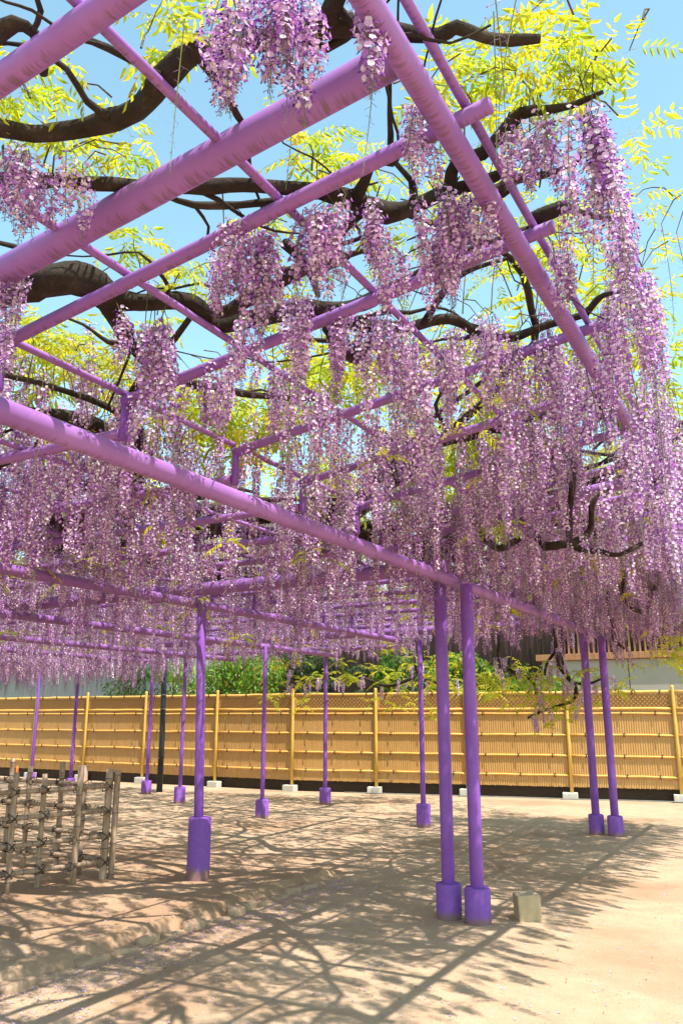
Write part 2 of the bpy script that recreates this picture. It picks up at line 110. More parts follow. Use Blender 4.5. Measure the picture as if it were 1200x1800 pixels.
NEAR_LEAVES = [(-1.62, 1.32, 3.25), (-1.75, 1.3, 3.23), (-1.8, 1.37, 3.36), (-2.06, 1.48, 3.27), (-1.84, 1.4, 3.26), (-1.74, 1.21, 3.23), (-1.84, 1.36, 3.31), (-1.78, 1.64, 3.28), (-1.97, 1.76, 3.4), (-1.7, 1.65, 3.23), (-1.83, 1.5, 3.19), (-1.82, 1.54, 3.22), (-1.41, 1.47, 3.53), (-1.41, 1.48, 3.47), (-1.33, 1.43, 3.28), (-1.39, 1.52, 3.38), (-1.38, 1.6, 3.54), (-1.25, 1.52, 3.42), (-0.8, 2.29, 3.52), (-0.86, 2.31, 3.56), (-0.74, 1.99, 3.35), (-0.67, 2.15, 3.48), (-0.7, 2.16, 3.49), (-0.65, 2.0, 3.43), (-0.47, 2.23, 3.56), (-0.57, 2.34, 3.57), (-0.58, 2.41, 3.66), (-0.56, 2.11, 3.39), (-0.46, 2.24, 3.63), (-0.44, 2.09, 3.41), (-0.41, 2.13, 3.49), (-0.42, 2.22, 3.42), (-0.4, 2.34, 3.56), (-0.46, 2.36, 3.64), (-0.38, 2.2, 3.49), (-0.83, 2.08, 3.45), (-0.24, 2.23, 3.45), (-0.62, 2.43, 3.57), (-0.77, 2.38, 3.43), (-1.23, 2.19, 3.39), (-1.27, 2.12, 3.37), (-1.31, 2.18, 3.47), (-1.12, 2.08, 3.33), (-1.26, 2.33, 3.5), (-1.2, 1.94, 3.29), (-1.24, 1.88, 3.3), (-1.21, 2.59, 3.53), (-1.05, 2.57, 3.49), (-0.95, 2.59, 3.38), (-1.07, 2.78, 3.49), (-2.08, 2.09, 3.3), (-2.19, 2.16, 3.35), (-2.18, 2.49, 3.36), (-1.92, 2.24, 3.19), (-2.03, 2.34, 3.2), (-2.19, 2.46, 3.36), (-2.19, 2.33, 3.27), (-2.95, 2.56, 3.21), (-3.44, 2.78, 3.28), (-2.81, 2.38, 3.23), (-3.06, 2.42, 3.24), (-3.7, 2.89, 3.35), (-2.86, 2.43, 3.15), (-2.8, 2.4, 3.08), (-2.87, 2.47, 3.18), (-2.82, 2.38, 3.17), (-3.17, 3.08, 3.32), (-2.72, 2.69, 3.18), (-2.65, 2.36, 3.08), (-2.82, 2.6, 3.26), (-3.15, 2.93, 3.28), (-3.36, 2.95, 3.29), (-2.97, 2.55, 3.25), (-2.98, 2.81, 3.18), (-2.81, 2.75, 3.13), (-2.63, 2.72, 3.13), (-2.72, 2.61, 3.17), (-2.91, 2.9, 3.16), (-2.64, 2.73, 3.07), (-2.7, 2.77, 3.09), (-3.34, 2.69, 3.34), (-3.28, 2.59, 3.33), (-2.83, 2.18, 3.05), (-3.26, 2.59, 3.28), (-2.82, 2.24, 3.19), (-3.13, 2.49, 3.21), (-1.67, 2.28, 3.34), (-1.57, 2.27, 3.31), (-1.27, 2.33, 3.42), (-1.27, 2.36, 3.44), (-1.79, 2.82, 3.31), (-1.81, 2.8, 3.42), (-1.73, 2.86, 3.24), (-1.88, 3.08, 3.37), (-1.82, 2.87, 3.2), (-2.65, 3.51, 3.2), (-2.78, 3.81, 3.18), (-2.74, 3.89, 3.12), (-2.61, 3.69, 3.17), (-2.64, 3.7, 3.1), (-2.46, 3.32, 3.12), (-2.62, 3.95, 3.28), (-2.79, 3.93, 3.31), (-2.85, 3.65, 3.19), (-2.76, 3.7, 3.12), (-3.14, 3.96, 3.3), (-2.81, 3.68, 3.2), (-3.04, 3.88, 3.19), (-2.91, 3.56, 3.17), (-2.95, 3.45, 3.18), (-2.94, 3.55, 3.16), (-2.74, 3.25, 3.1), (-2.68, 3.15, 3.08), (-2.22, 4.11, 3.4), (-2.04, 3.86, 3.34), (-1.87, 3.42, 3.19), (-1.87, 3.61, 3.28), (-2.1, 3.83, 3.4), (-2.26, 3.9, 3.38), (-2.09, 3.59, 3.24), (-2.06, 3.91, 3.42), (-2.15, 3.59, 3.42), (-2.16, 3.81, 3.4), (-2.18, 3.64, 3.36), (-1.99, 3.36, 3.25), (-2.27, 3.7, 3.4), (-1.86, 3.81, 3.37), (-1.81, 3.64, 3.32), (-1.96, 3.96, 3.41), (-1.87, 3.74, 3.33), (-1.99, 3.86, 3.43), (-1.89, 3.67, 3.28), (-0.79, 3.39, 3.61), (-0.73, 3.2, 3.42), (-0.31, 2.63, 3.46), (-0.37, 3.13, 3.46), (-0.35, 2.96, 3.43), (-0.33, 2.83, 3.49), (-0.38, 3.46, 3.42), (-1.08, 3.56, 3.57), (-0.98, 3.17, 3.38), (-1.47, 3.48, 3.26), (-1.47, 3.82, 3.38), (-1.52, 4.06, 3.48), (-1.56, 3.95, 3.44), (-0.42, 2.06, 3.5), (-0.37, 1.91, 3.4), (-0.47, 1.92, 3.41), (-0.68, 2.01, 3.46), (-0.47, 2.54, 3.63), (-0.45, 2.31, 3.47), (-0.38, 2.4, 3.58), (-2.77, 3.33, 3.14), (-2.93, 3.31, 3.23), (-2.71, 3.21, 3.15), (-2.88, 3.41, 3.25), (-2.57, 2.72, 3.3), (-2.44, 2.52, 3.14), (-2.49, 2.73, 3.31), (-2.22, 3.52, 3.32), (-2.15, 3.53, 3.2), (-2.08, 3.35, 3.18), (-1.26, 4.07, 3.41), (-1.22, 3.71, 3.36), (-1.28, 4.0, 3.46), (-1.29, 4.0, 3.4), (-1.27, 2.55, 3.3), (-0.63, 3.02, 3.41), (-0.49, 3.77, 3.38), (-1.14, 2.63, 3.29), (-1.7, 1.67, 3.32)]
# ------------------------------------------------------------------ materials
def new_mat(name):
    m = bpy.data.materials.new(name)
    m.use_nodes = True
    t = m.node_tree
    t.nodes.clear()
    out = t.nodes.new('ShaderNodeOutputMaterial')
    return m, t, out

def N(t, kind, **kw):
    n = t.nodes.new(kind)
    for k, v in kw.items():
        setattr(n, k, v)
    return n

def ramp(t, src, stops):
    r = t.nodes.new('ShaderNodeValToRGB')
    cr = r.color_ramp
    while len(cr.elements) > 1:
        cr.elements.remove(cr.elements[-1])
    cr.elements[0].position = stops[0][0]
    cr.elements[0].color = (*stops[0][1], 1)
    for p, c in stops[1:]:
        e = cr.elements.new(p)
        e.color = (*c, 1)
    t.links.new(src, r.inputs['Fac'])
    return r.outputs['Color']

def tex_noise(t, scale, detail=4, rough=0.6, vec=None, mapscale=None, coord='Object'):
    n = t.nodes.new('ShaderNodeTexNoise')
    n.inputs['Scale'].default_value = scale
    n.inputs['Detail'].default_value = detail
    n.inputs['Roughness'].default_value = rough
    if vec is None:
        tc = t.nodes.new('ShaderNodeTexCoord')
        vec = tc.outputs[coord]
    if mapscale:
        mp = t.nodes.new('ShaderNodeMapping')
        mp.inputs['Scale'].default_value = mapscale
        t.links.new(vec, mp.inputs['Vector'])
        vec = mp.outputs['Vector']
    t.links.new(vec, n.inputs['Vector'])
    return n.outputs['Fac']

def mixc(t, fac, a, b, blend='MIX'):
    m = t.nodes.new('ShaderNodeMix')
    m.data_type = 'RGBA'
    m.blend_type = blend
    for s, v in (('Factor', fac), ('A', a), ('B', b)):
        if hasattr(v, 'is_output'):
            t.links.new(v, m.inputs[s])
        elif isinstance(v, tuple):
            m.inputs[s].default_value = (*v, 1)
        else:
            m.inputs[s].default_value = v
    return m.outputs['Result']

def principled(t, out, color, rough=0.6, bump=None, bstr=0.3, bdist=0.01, spec=0.4, coat=0):
    p = t.nodes.new('ShaderNodeBsdfPrincipled')
    if hasattr(color, 'is_output'):
        t.links.new(color, p.inputs['Base Color'])
    else:
        p.inputs['Base Color'].default_value = (*color, 1)
    if hasattr(rough, 'is_output'):
        t.links.new(rough, p.inputs['Roughness'])
    else:
        p.inputs['Roughness'].default_value = rough
    p.inputs['Specular IOR Level'].default_value = spec
    p.inputs['Coat Weight'].default_value = coat
    if bump is not None:
        b = t.nodes.new('ShaderNodeBump')
        b.inputs['Strength'].default_value = bstr
        b.inputs['Distance'].default_value = bdist
        t.links.new(bump, b.inputs['Height'])
        t.links.new(b.outputs['Normal'], p.inputs['Normal'])
    t.links.new(p.outputs['BSDF'], out.inputs['Surface'])
    return p

def simple(name, c1, c2, scale=12, rough=0.7, bstr=0.3, bdist=0.004, mapscale=None, coord='Object', spec=0.3):
    m, t, out = new_mat(name)
    n = tex_noise(t, scale, 5, 0.65, mapscale=mapscale, coord=coord)
    col = ramp(t, n, [(0.3, c1), (0.7, c2)])
    principled(t, out, col, rough, n, bstr, bdist, spec)
    return m

# sandy earth: pale compacted sand, browner damp patches, fine grit
def sand_material(name, pale, mid, brown, patch_lo, patch_hi):
    m, t, out = new_mat(name)
    big = tex_noise(t, 0.55, 5, 0.6)
    med = tex_noise(t, 4.0, 6, 0.7)
    fine = tex_noise(t, 160, 3, 0.7)
    grit = N(t, 'ShaderNodeTexVoronoi')
    grit.inputs['Scale'].default_value = 95
    tc = t.nodes.new('ShaderNodeTexCoord')
    t.links.new(tc.outputs['Object'], grit.inputs['Vector'])
    c1 = ramp(t, med, [(0.3, mid), (0.62, pale)])
    pm = ramp(t, big, [(patch_lo, (0, 0, 0)), (patch_hi, (1, 1, 1))])
    c2 = mixc(t, pm, brown, c1)
    fg = ramp(t, fine, [(0.3, (0.62, 0.6, 0.58)), (0.5, (1, 1, 1)), (0.75, (1.25, 1.25, 1.25))])
    c3 = mixc(t, 0.8, c2, fg, 'MULTIPLY')
    gm = ramp(t, grit.outputs['Distance'], [(0.06, (1, 1, 1)), (0.16, (0, 0, 0))])
    gsel = ramp(t, grit.outputs['Color'], [(0.72, (0, 0, 0)), (0.78, (1, 1, 1))])
    gg = mixc(t, 1.0, gm, gsel, 'MULTIPLY')
    c4 = mixc(t, gg, c3, mixc(t, 0.55, c3, (0.2, 0.15, 0.11)))
    ht = mixc(t, 0.5, fine, med)
    principled(t, out, c4, 0.95, ht, 0.6, 0.014, 0.15)
    return m

M = {}
M['sand'] = sand_material('sand', (0.445, 0.312, 0.207), (0.375, 0.252, 0.16), (0.33, 0.205, 0.125), 0.36, 0.52)
M['bed_soil'] = sand_material('bed_soil', (0.43, 0.295, 0.19), (0.36, 0.232, 0.145), (0.31, 0.185, 0.11), 0.40, 0.60)

# purple enamel paint, warm sand bounce tinted into the level pipes' mauve; brown drip marks dried on the underside of level pipes
def paint_material(name, dirty, lo=(0.25, 0.095, 0.345), hi=(0.295, 0.118, 0.40)):
    m, t, out = new_mat(name)
    n1 = tex_noise(t, 3.0, 4, 0.6)
    base = ramp(t, n1, [(0.3, lo), (0.7, hi)])
    chips = tex_noise(t, 42, 5, 0.75)
    cm = ramp(t, chips, [(0.68, (0, 0, 0)), (0.74, (1, 1, 1))])
    fade = ramp(t, tex_noise(t, 1.3, 6, 0.72), [(0.45, (0, 0, 0)), (0.7, (0.6, 0.6, 0.6))])
    base = mixc(t, fade, base, tuple(min(1, x * 1.15 + .055) for x in hi))      # sun-faded, chalky patches
    col = mixc(t, mixc(t, 0.6, (0, 0, 0), cm), base, (0.19, 0.09, 0.17))
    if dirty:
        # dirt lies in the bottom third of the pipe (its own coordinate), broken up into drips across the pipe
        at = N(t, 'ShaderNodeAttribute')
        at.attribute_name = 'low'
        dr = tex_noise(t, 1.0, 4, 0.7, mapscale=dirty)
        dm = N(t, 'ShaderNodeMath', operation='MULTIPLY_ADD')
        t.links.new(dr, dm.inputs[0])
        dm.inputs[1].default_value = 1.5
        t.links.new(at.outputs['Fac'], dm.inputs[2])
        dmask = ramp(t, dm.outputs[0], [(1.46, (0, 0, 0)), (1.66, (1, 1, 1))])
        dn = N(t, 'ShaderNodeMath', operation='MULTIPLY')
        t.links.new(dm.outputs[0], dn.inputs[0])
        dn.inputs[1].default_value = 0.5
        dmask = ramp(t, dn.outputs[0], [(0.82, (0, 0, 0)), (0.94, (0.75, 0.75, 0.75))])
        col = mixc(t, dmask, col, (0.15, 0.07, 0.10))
    principled(t, out, col, 0.5, chips, 0.1, 0.002, 0.4)
    return m
M['paint'] = paint_material('purple_paint', None, (0.175, 0.050, 0.325), (0.21, 0.065, 0.375))
M['paint_x'] = paint_material('purple_paint_bar_bounce', (70, 7, 7))
M['paint_y'] = paint_material('purple_paint_beam_bounce', (7, 70, 7))

def footing_material(name, reach):
    m, t, out = new_mat(name)
    n = tex_noise(t, 30, 5, 0.7)
    base = ramp(t, n, [(0.3, (0.19, 0.068, 0.335)), (0.7, (0.25, 0.095, 0.41))])
    tc = N(t, 'ShaderNodeTexCoord')
    sp = N(t, 'ShaderNodeSeparateXYZ')
    t.links.new(tc.outputs['Object'], sp.inputs[0])
    w = tex_noise(t, 14, 6, 0.75)
    a = N(t, 'ShaderNodeMath', operation='MULTIPLY_ADD')
    t.links.new(w, a.inputs[0]); a.inputs[1].default_value = reach
    t.links.new(sp.outputs['Z'], a.inputs[2])
    mk = ramp(t, a.outputs[0], [(0.0, (0.85, 0.85, 0.85)), (0.05, (0, 0, 0))])      # earth splashed up the foot
    col = mixc(t, mk, base, (0.22, 0.125, 0.08))
    principled(t, out, col, 0.75, n, 0.35, 0.004, 0.25)
    return m
M['footing'] = footing_material('purple_concrete', -0.03)
M['footing_muddy'] = footing_material('muddy_purple_concrete', -0.19)

def bark_material():
    m, t, out = new_mat('bark')
    n = tex_noise(t, 9, 7, 0.75)
    st = tex_noise(t, 45, 4, 0.7)
    lich = tex_noise(t, 5, 3, 0.6)
    col = ramp(t, n, [(0.3, (0.020, 0.014, 0.010)), (0.55, (0.046, 0.033, 0.024)), (0.8, (0.11, 0.082, 0.06))])
    lm = ramp(t, lich, [(0.6, (0, 0, 0)), (0.72, (0.4, 0.4, 0.4))])
    col = mixc(t, lm, col, (0.15, 0.13, 0.10))
    h = mixc(t, 0.45, n, st)
    principled(t, out, col, 0.92, h, 0.9, 0.02, 0.15)
    return m
M['bark'] = bark_material()
M['twig'] = simple('twig_bark', (0.06, 0.04, 0.025), (0.15, 0.11, 0.07), 30, 0.9)

def petal_like(name, trans, gain, spec=0.15, rough=0.55):
    """thin tissue: colour attribute 'tone', light passes through it"""
    m, t, out = new_mat(name)
    at = N(t, 'ShaderNodeAttribute'); at.attribute_name = 'tone'
    oi = N(t, 'ShaderNodeObjectInfo')
    hv = N(t, 'ShaderNodeHueSaturation')
    mr = N(t, 'ShaderNodeMapRange')
    t.links.new(oi.outputs['Random'], mr.inputs['Value'])
    mr.inputs['To Min'].default_value = 0.82
    mr.inputs['To Max'].default_value = 1.12
    t.links.new(mr.outputs['Result'], hv.inputs['Value'])
    t.links.new(at.outputs['Color'], hv.inputs['Color'])
    p = N(t, 'ShaderNodeBsdfPrincipled')
    t.links.new(hv.outputs['Color'], p.inputs['Base Color'])
    p.inputs['Roughness'].default_value = rough
    p.inputs['Specular IOR Level'].default_value = spec
    tr = N(t, 'ShaderNodeBsdfTranslucent')
    g = mixc(t, 1.0, hv.outputs['Color'], gain, 'MULTIPLY')
    t.links.new(g, tr.inputs['Color'])
    ms = N(t, 'ShaderNodeMixShader')
    ms.inputs['Fac'].default_value = trans
    t.links.new(p.outputs['BSDF'], ms.inputs[1])
    t.links.new(tr.outputs['BSDF'], ms.inputs[2])
    t.links.new(ms.outputs['Shader'], out.inputs['Surface'])
    return m
M['petal'] = petal_like('petal', 0.38, (1.18, 0.88, 1.12))
M['leaf'] = petal_like('young_leaf', 0.58, (1.85, 1.8, 0.7), 0.3, 0.45)
M['bush_leaf'] = petal_like('bush_leaf', 0.4, (1.3, 1.5, 0.4), 0.35, 0.4)
M['conifer'] = petal_like('conifer_leaf', 0.15, (1.0, 1.2, 0.4), 0.2, 0.6)

M['bamboo_weathered'] = simple('weathered_bamboo', (0.20, 0.115, 0.07), (0.46, 0.325, 0.235), 5, 0.55, 0.15, 0.002, (9, 9, 1.6))
M['bamboo_node'] = simple('bamboo_node', (0.07, 0.05, 0.04), (0.2, 0.15, 0.12), 30, 0.8)
M['twine'] = simple('black_twine', (0.012, 0.011, 0.012), (0.03, 0.027, 0.028), 80, 0.9)
M['fence_slat'] = simple('ochre_bamboo_slat', (0.41, 0.215, 0.066), (0.50, 0.285, 0.098), 3, 0.5, 0.1, 0.002, (14, 14, 0.8))
M['fence_rail'] = simple('yellow_bamboo_rail', (0.60, 0.33, 0.075), (0.74, 0.45, 0.125), 3, 0.4, 0.1, 0.002, (2, 8, 8))
M['fence_post'] = simple('yellow_bamboo_post', (0.50, 0.30, 0.06), (0.66, 0.44, 0.10), 4, 0.42, 0.1, 0.002, (8, 8, 1))
M['lattice'] = simple('dark_lattice', (0.16, 0.075, 0.018), (0.25, 0.12, 0.03), 20, 0.7)
M['gap_board'] = simple('dark_gap_board', (0.025, 0.016, 0.011), (0.05, 0.034, 0.024), 6, 0.8, 0.3, 0.004, (1, 8, 8))
M['concrete'] = simple('pale_concrete', (0.40, 0.38, 0.34), (0.56, 0.53, 0.48), 18, 0.85, 0.4, 0.004)
M['block'] = simple('tan_block', (0.38, 0.28, 0.17), (0.52, 0.40, 0.26), 9, 0.9, 0.6, 0.008)
M['kerb'] = simple('earthy_stone', (0.29, 0.18, 0.115), (0.44, 0.30, 0.195), 9, 0.92, 0.7, 0.012)
M['black_pole'] = simple('black_wood', (0.012, 0.014, 0.018), (0.04, 0.045, 0.052), 6, 0.45, 0.3, 0.003, (8, 8, 0.8))
M['wire'] = simple('grey_wire', (0.25, 0.25, 0.25), (0.4, 0.4, 0.4), 10, 0.5)
M['cable'] = simple('grey_cable', (0.16, 0.15, 0.14), (0.24, 0.23, 0.21), 10, 0.6)
M['orange'] = simple('orange_tape', (0.75, 0.13, 0.02), (0.85, 0.2, 0.03), 10, 0.6)
M['plaster'] = simple('beige_plaster', (0.33, 0.29, 0.225), (0.37, 0.325, 0.255), 2.2, 0.9, 0.1, 0.003)
M['grey_plaster'] = simple('grey_plaster', (0.22, 0.23, 0.225), (0.26, 0.27, 0.265), 1.5, 0.9, 0.1, 0.003)
M['cedar'] = simple('cedar_slat', (0.30, 0.13, 0.055), (0.45, 0.215, 0.095), 5, 0.65, 0.2, 0.003, (6, 6, 0.6))
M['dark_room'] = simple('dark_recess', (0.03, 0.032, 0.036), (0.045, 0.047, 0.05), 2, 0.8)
M['brown_board'] = simple('brown_board', (0.035, 0.018, 0.011), (0.065, 0.034, 0.02), 4, 0.75, 0.3, 0.004, (6, 6, 0.5))
M['roof_tile'] = simple('grey_roof_tile', (0.07, 0.072, 0.078), (0.12, 0.122, 0.13), 6, 0.6)

# ------------------------------------------------------------------ helpers
def mesh_obj(name, verts, faces, mat, parent=None, smooth=False, loc=None, attrs=None, flatcaps=False):
    me = bpy.data.meshes.new(name)
    me.from_pydata([tuple(v) for v in verts], [], faces)
    mats = mat if isinstance(mat, (list, tuple)) else [mat]
    for m in mats:
        me.materials.append(m)
    if smooth:
        for p in me.polygons:
            p.use_smooth = True if not flatcaps else len(p.vertices) <= 4
    if attrs:
        for an, (dom, typ, data) in attrs.items():
            a = me.attributes.new(an, typ, dom)
            if typ == 'FLOAT':
                a.data.foreach_set('value', data)
            else:
                a.data.foreach_set('color', data)
    me.update()
    return link(name, me, parent, loc)

def link(name, me, parent=None, loc=None, rot=None, scale=None):
    o = bpy.data.objects.new(name, me)
    COL.objects.link(o)
    if parent is not None:
        o.parent = parent
    if loc is not None:
        o.location = loc
    if rot is not None:
        o.rotation_euler = rot
    if scale is not None:
        o.scale = (scale,) * 3 if not hasattr(scale, '__len__') else scale
    return o

def tag(o, label=None, cat=None, group=None, kind=None):
    if label: o['label'] = label
    if cat: o['category'] = cat
    if group: o['group'] = group
    if kind: o['kind'] = kind
    return o

def empty(name, loc, label, cat, group=None, rz=0.0):
    o = bpy.data.objects.new(name, None)
    o.empty_display_size = 0.2
    COL.objects.link(o)
    o.location = loc
    o.rotation_euler = (0, 0, rz)
    return tag(o, label, cat, group)

def tube_data(path, radii, sides=10, caps=True, wob=0.0, seed=0.0):
    P = [Vector(p) for p in path]
    n = len(P)
    if not hasattr(radii, '__len__'):
        radii = [radii] * n
    verts, faces = [], []
    T0 = (P[1] - P[0]).normalized()
    ref = Vector((0, 0, 1)) if abs(T0.z) < 0.9 else Vector((0, 1, 0))
    U = T0.cross(ref).normalized()
    for i in range(n):
        T = (P[min(i + 1, n - 1)] - P[max(i - 1, 0)]).normalized()
        U = (U - T * U.dot(T)).normalized()
        V = T.cross(U)
        for k in range(sides):
            a = 2 * math.pi * k / sides
            r = radii[i]
            if wob:
                q = Vector((math.cos(a) * 1.1, math.sin(a) * 1.1, i * 0.35 + seed))
                r *= 1 + wob * noise.noise(q) + 0.5 * wob * noise.noise(q * 2.7)
            verts.append(P[i] + (U * math.cos(a) + V * math.sin(a)) * r)
    for i in range(n - 1):
        for k in range(sides):
            a, b = i * sides + k, i * sides + (k + 1) % sides
            faces.append((a, b, b + sides, a + sides))
    if caps:
        faces.append(tuple(range(sides - 1, -1, -1)))
        faces.append(tuple(range((n - 1) * sides, n * sides)))
    return verts, faces

def pipe(name, a, b, r, mat, parent, sides=18, base=None):
    """a straight pipe with a slightly eased rim at both ends"""
    a, b = Vector(a), Vector(b)
    d = (b - a).normalized()
    e = min(0.008, r * 0.2)
    nseg = max(1, int((b - a).length / 0.8)) if (b - a).length > 1.5 else 1
    path = [a, a + d * e] + [a + (b - a) * (i / nseg) for i in range(1, nseg)] + [b - d * e, b]
    rad = [r - e * 0.7] + [r] * (len(path) - 2) + [r - e * 0.7]
    v, f = tube_data(path, rad, sides)
    n = len(path)
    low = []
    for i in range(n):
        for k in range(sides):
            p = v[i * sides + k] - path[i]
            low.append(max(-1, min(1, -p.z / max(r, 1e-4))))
    base = Vector(base) if base is not None else Vector((0, 0, 0))
    v = [x - base for x in v]
    return mesh_obj(name, v, f, mat, parent, True, base if base.length else None,
                    {'low': ('POINT', 'FLOAT', low)}, flatcaps=True)

def spline(pts, step=0.06):
    """Catmull-Rom through (x,y,z,r)"""
    A = [np.array(p, float) for p in pts]
    A = [2 * A[0] - A[1]] + A + [2 * A[-1] - A[-2]]
    out = []
    for i in range(1, len(A) - 2):
        p0, p1, p2, p3 = A[i - 1:i + 3]
        m = max(2, int(np.linalg.norm((p2 - p1)[:3]) / step))
        for k in range(m):
            t = k / m
            out.append(0.5 * ((2 * p1) + (p2 - p0) * t + (2 * p0 - 5 * p1 + 4 * p2 - p3) * t * t + (3 * p1 - p0 - 3 * p2 + p3) * t ** 3))
    out.append(A[-2])
    return out

def box_data(cx, cy, cz, sx, sy, sz):
    v = [(cx + dx * sx / 2, cy + dy * sy / 2, cz + dz * sz / 2) for dx in (-1, 1) for dy in (-1, 1) for dz in (-1, 1)]
    f = [(0, 1, 3, 2), (4, 6, 7, 5), (0, 4, 5, 1), (2, 3, 7, 6), (0, 2, 6, 4), (1, 5, 7, 3)]
    return v, f

def bevel_box(name, size, mat, parent=None, bev=0.01, loc=None, rot=None, jitter=0.0, seg=2):
    bm = bmesh.new()
    bmesh.ops.create_cube(bm, size=1.0)
    for v in bm.verts:
        v.co = Vector((v.co.x * size[0], v.co.y * size[1], v.co.z * size[2]))
        if jitter:
            v.co += Vector((random.uniform(-1, 1), random.uniform(-1, 1), random.uniform(-1, 1))) * jitter
    bmesh.ops.bevel(bm, geom=list(bm.edges), offset=bev, segments=seg, affect='EDGES', profile=0.6)
    me = bpy.data.meshes.new(name)
    bm.to_mesh(me); bm.free()
    me.materials.append(mat)
    return link(name, me, parent, loc, rot)

class Batch:
    def __init__(self): self.v, self.f = [], []
    def add(self, v, f):
        o = len(self.v)
        self.v += [tuple(x) for x in v]
        self.f += [tuple(i + o for i in q) for q in f]

# ------------------------------------------------------------------ setting: ground
def axis(lo, a, b, hi, fine, coarse):
    return list(np.arange(lo, a, coarse)) + list(np.arange(a, b, fine)) + list(np.arange(b, hi + 1, coarse))
gx = [-600, -300, -120, -60] + axis(-30, -12, 4, 20, 0.16, 1.2) + [60, 120, 300, 600]
gy = [-300, -120, -50] + axis(-20, -1, 13, 30, 0.16, 1.2) + [60, 150, 400, 900]
gv, gf = [], []
for y in gy:
    for x in gx:
        near = 1.0 if -14 < x < 6 and -2 < y < 14.2 else 0.0
        z = near * (0.012 * noise.noise(Vector((x * 0.9, y * 0.9, 0))) + 0.007 * noise.noise(Vector((x * 3.1, y * 3.1, 4))))
        gv.append((x, y, z))
nx = len(gx)
for j in range(len(gy) - 1):
    for i in range(nx - 1):
        a = j * nx + i
        gf.append((a, a + 1, a + nx + 1, a + nx))
tag(mesh_obj('ground', gv, gf, M['sand'], smooth=True), kind='structure')

# raised planting bed, packed earth, slumping to the ground along its far side
BX, BYF = -4.13, 7.2
bv, bf = [], []
bxs = list(np.arange(-20, -9, 0.5)) + list(np.arange(-9, BX + 0.001, 0.12)) + [BX + 0.05]
bys = list(np.arange(-4, 1, 0.4)) + list(np.arange(1, BYF + 1.0, 0.12))
def bed_z(x, y):
    far = max(0.0, min(1.0, (BYF + 0.75 - y) / 0.8))
    side = max(0.0, min(1.0, (BX + 0.05 - x) / 0.06))
    return 0.078 * far * far * (3 - 2 * far) * side - 0.03 * (1 - far) - 0.03 * (1 - side) + \
        0.008 * noise.noise(Vector((x * 1.1, y * 1.1, 9))) + 0.003 * noise.noise(Vector((x * 3.7, y * 3.7, 2)))
for y in bys:
    for x in bxs:
        bv.append((x, y, bed_z(x, y)))
nb = len(bxs)
for j in range(len(bys) - 1):
    for i in range(nb - 1):
        a = j * nb + i
        bf.append((a, a + 1, a + nb + 1, a + nb))
bed = tag(mesh_obj('raised_bed', bv, bf, M['bed_soil'], smooth=True), kind='structure')
kerb_meshes = []
for k in range(5):
    bm = bmesh.new()
    bmesh.ops.create_cube(bm, size=1.0)
    bmesh.ops.bevel(bm, geom=list(bm.edges), offset=0.22, segments=2, affect='EDGES', profile=0.55)
    for v in bm.verts:
        v.co = Vector((v.co.x * 0.11, v.co.y * 0.27, v.co.z * 0.15))
        v.co += Vector((noise.noise(v.co * 14 + Vector((k, 0, 0))), noise.noise(v.co * 14 + Vector((0, k, 5))), noise.noise(v.co * 14 + Vector((9, 0, k))))) * 0.034
    me = bpy.data.meshes.new('kerb_stone')
    bm.to_mesh(me); bm.free()
    me.materials.append(M['kerb'])
    for p in me.polygons: p.use_smooth = True
    kerb_meshes.append(me)
y = 0.6
while y < BYF - 0.1:
    L = random.uniform(0.16, 0.30)
    link('kerb_stone', random.choice(kerb_meshes), bed, (BX + 0.03 + random.uniform(-0.018, 0.018), y + L / 2, -0.03 + random.uniform(-0.03, 0.02)),
         (random.uniform(-.07, .07), random.uniform(-.1, .1), random.uniform(-.08, .08)), (random.uniform(.85, 1.15), L / 0.285, random.uniform(.85, 1.1)))
    y += L + random.uniform(0.0, 0.03)
x = BX - 0.12
for _ in range(5):
    link('kerb_stone', random.choice(kerb_meshes), bed, (x, BYF + random.uniform(-.02, .02), 0.02 + random.uniform(-0.02, 0.01)),
         (0, random.uniform(-.08, .08), R(90) + random.uniform(-.1, .1)), (1, .9, .9))
    x -= 0.27

# fallen petals and grit
def scatter_petals(n):
    v, f, c = [], [], []
    for _ in range(n):
        if random.random() < 0.82:
            x = random.gauss(-4.2, 2.6); y = random.uniform(2.0, 12.5)
        else:                                   # drifted against the kerb
            x = BX + 0.12 + abs(random.gauss(0, 0.28)); y = random.uniform(2.2, 7.2)
        if x > -0.6 and random.random() < .75: continue
        if x < -13: continue
        inbed = x < BX + 0.02 and y < BYF
        z = (bed_z(x, y) if inbed else 0.012 * noise.noise(Vector((x * 0.9, y * 0.9, 0))) + 0.007 * noise.noise(Vector((x * 3.1, y * 3.1, 4)))) + 0.006
        s = random.uniform(0.004, 0.010)
        a = random.uniform(0, 6.28)
        ux, uy = math.cos(a) * s, math.sin(a) * s
        o = len(v)
        v += [(x - ux, y - uy, z), (x + uy * .7, y - ux * .7, z + random.uniform(0, .006)), (x + ux, y + uy, z + random.uniform(0, .004)), (x - uy * .7, y + ux * .7, z + random.uniform(0, .007))]
        f.append((o, o + 1, o + 2, o + 3))
        r = random.random()
        t = (.62, .50, .74) if r < .5 else (.40, .26, .58) if r < .75 else (.30, .20, .13)
        c += list((*t, 1)) * 4
    return v, f, c
v, f, c = scatter_petals(9000)
tag(mesh_obj('fallen_petals', v, f, M['petal'], attrs={'tone': ('POINT', 'FLOAT_COLOR', c)}), kind='stuff')

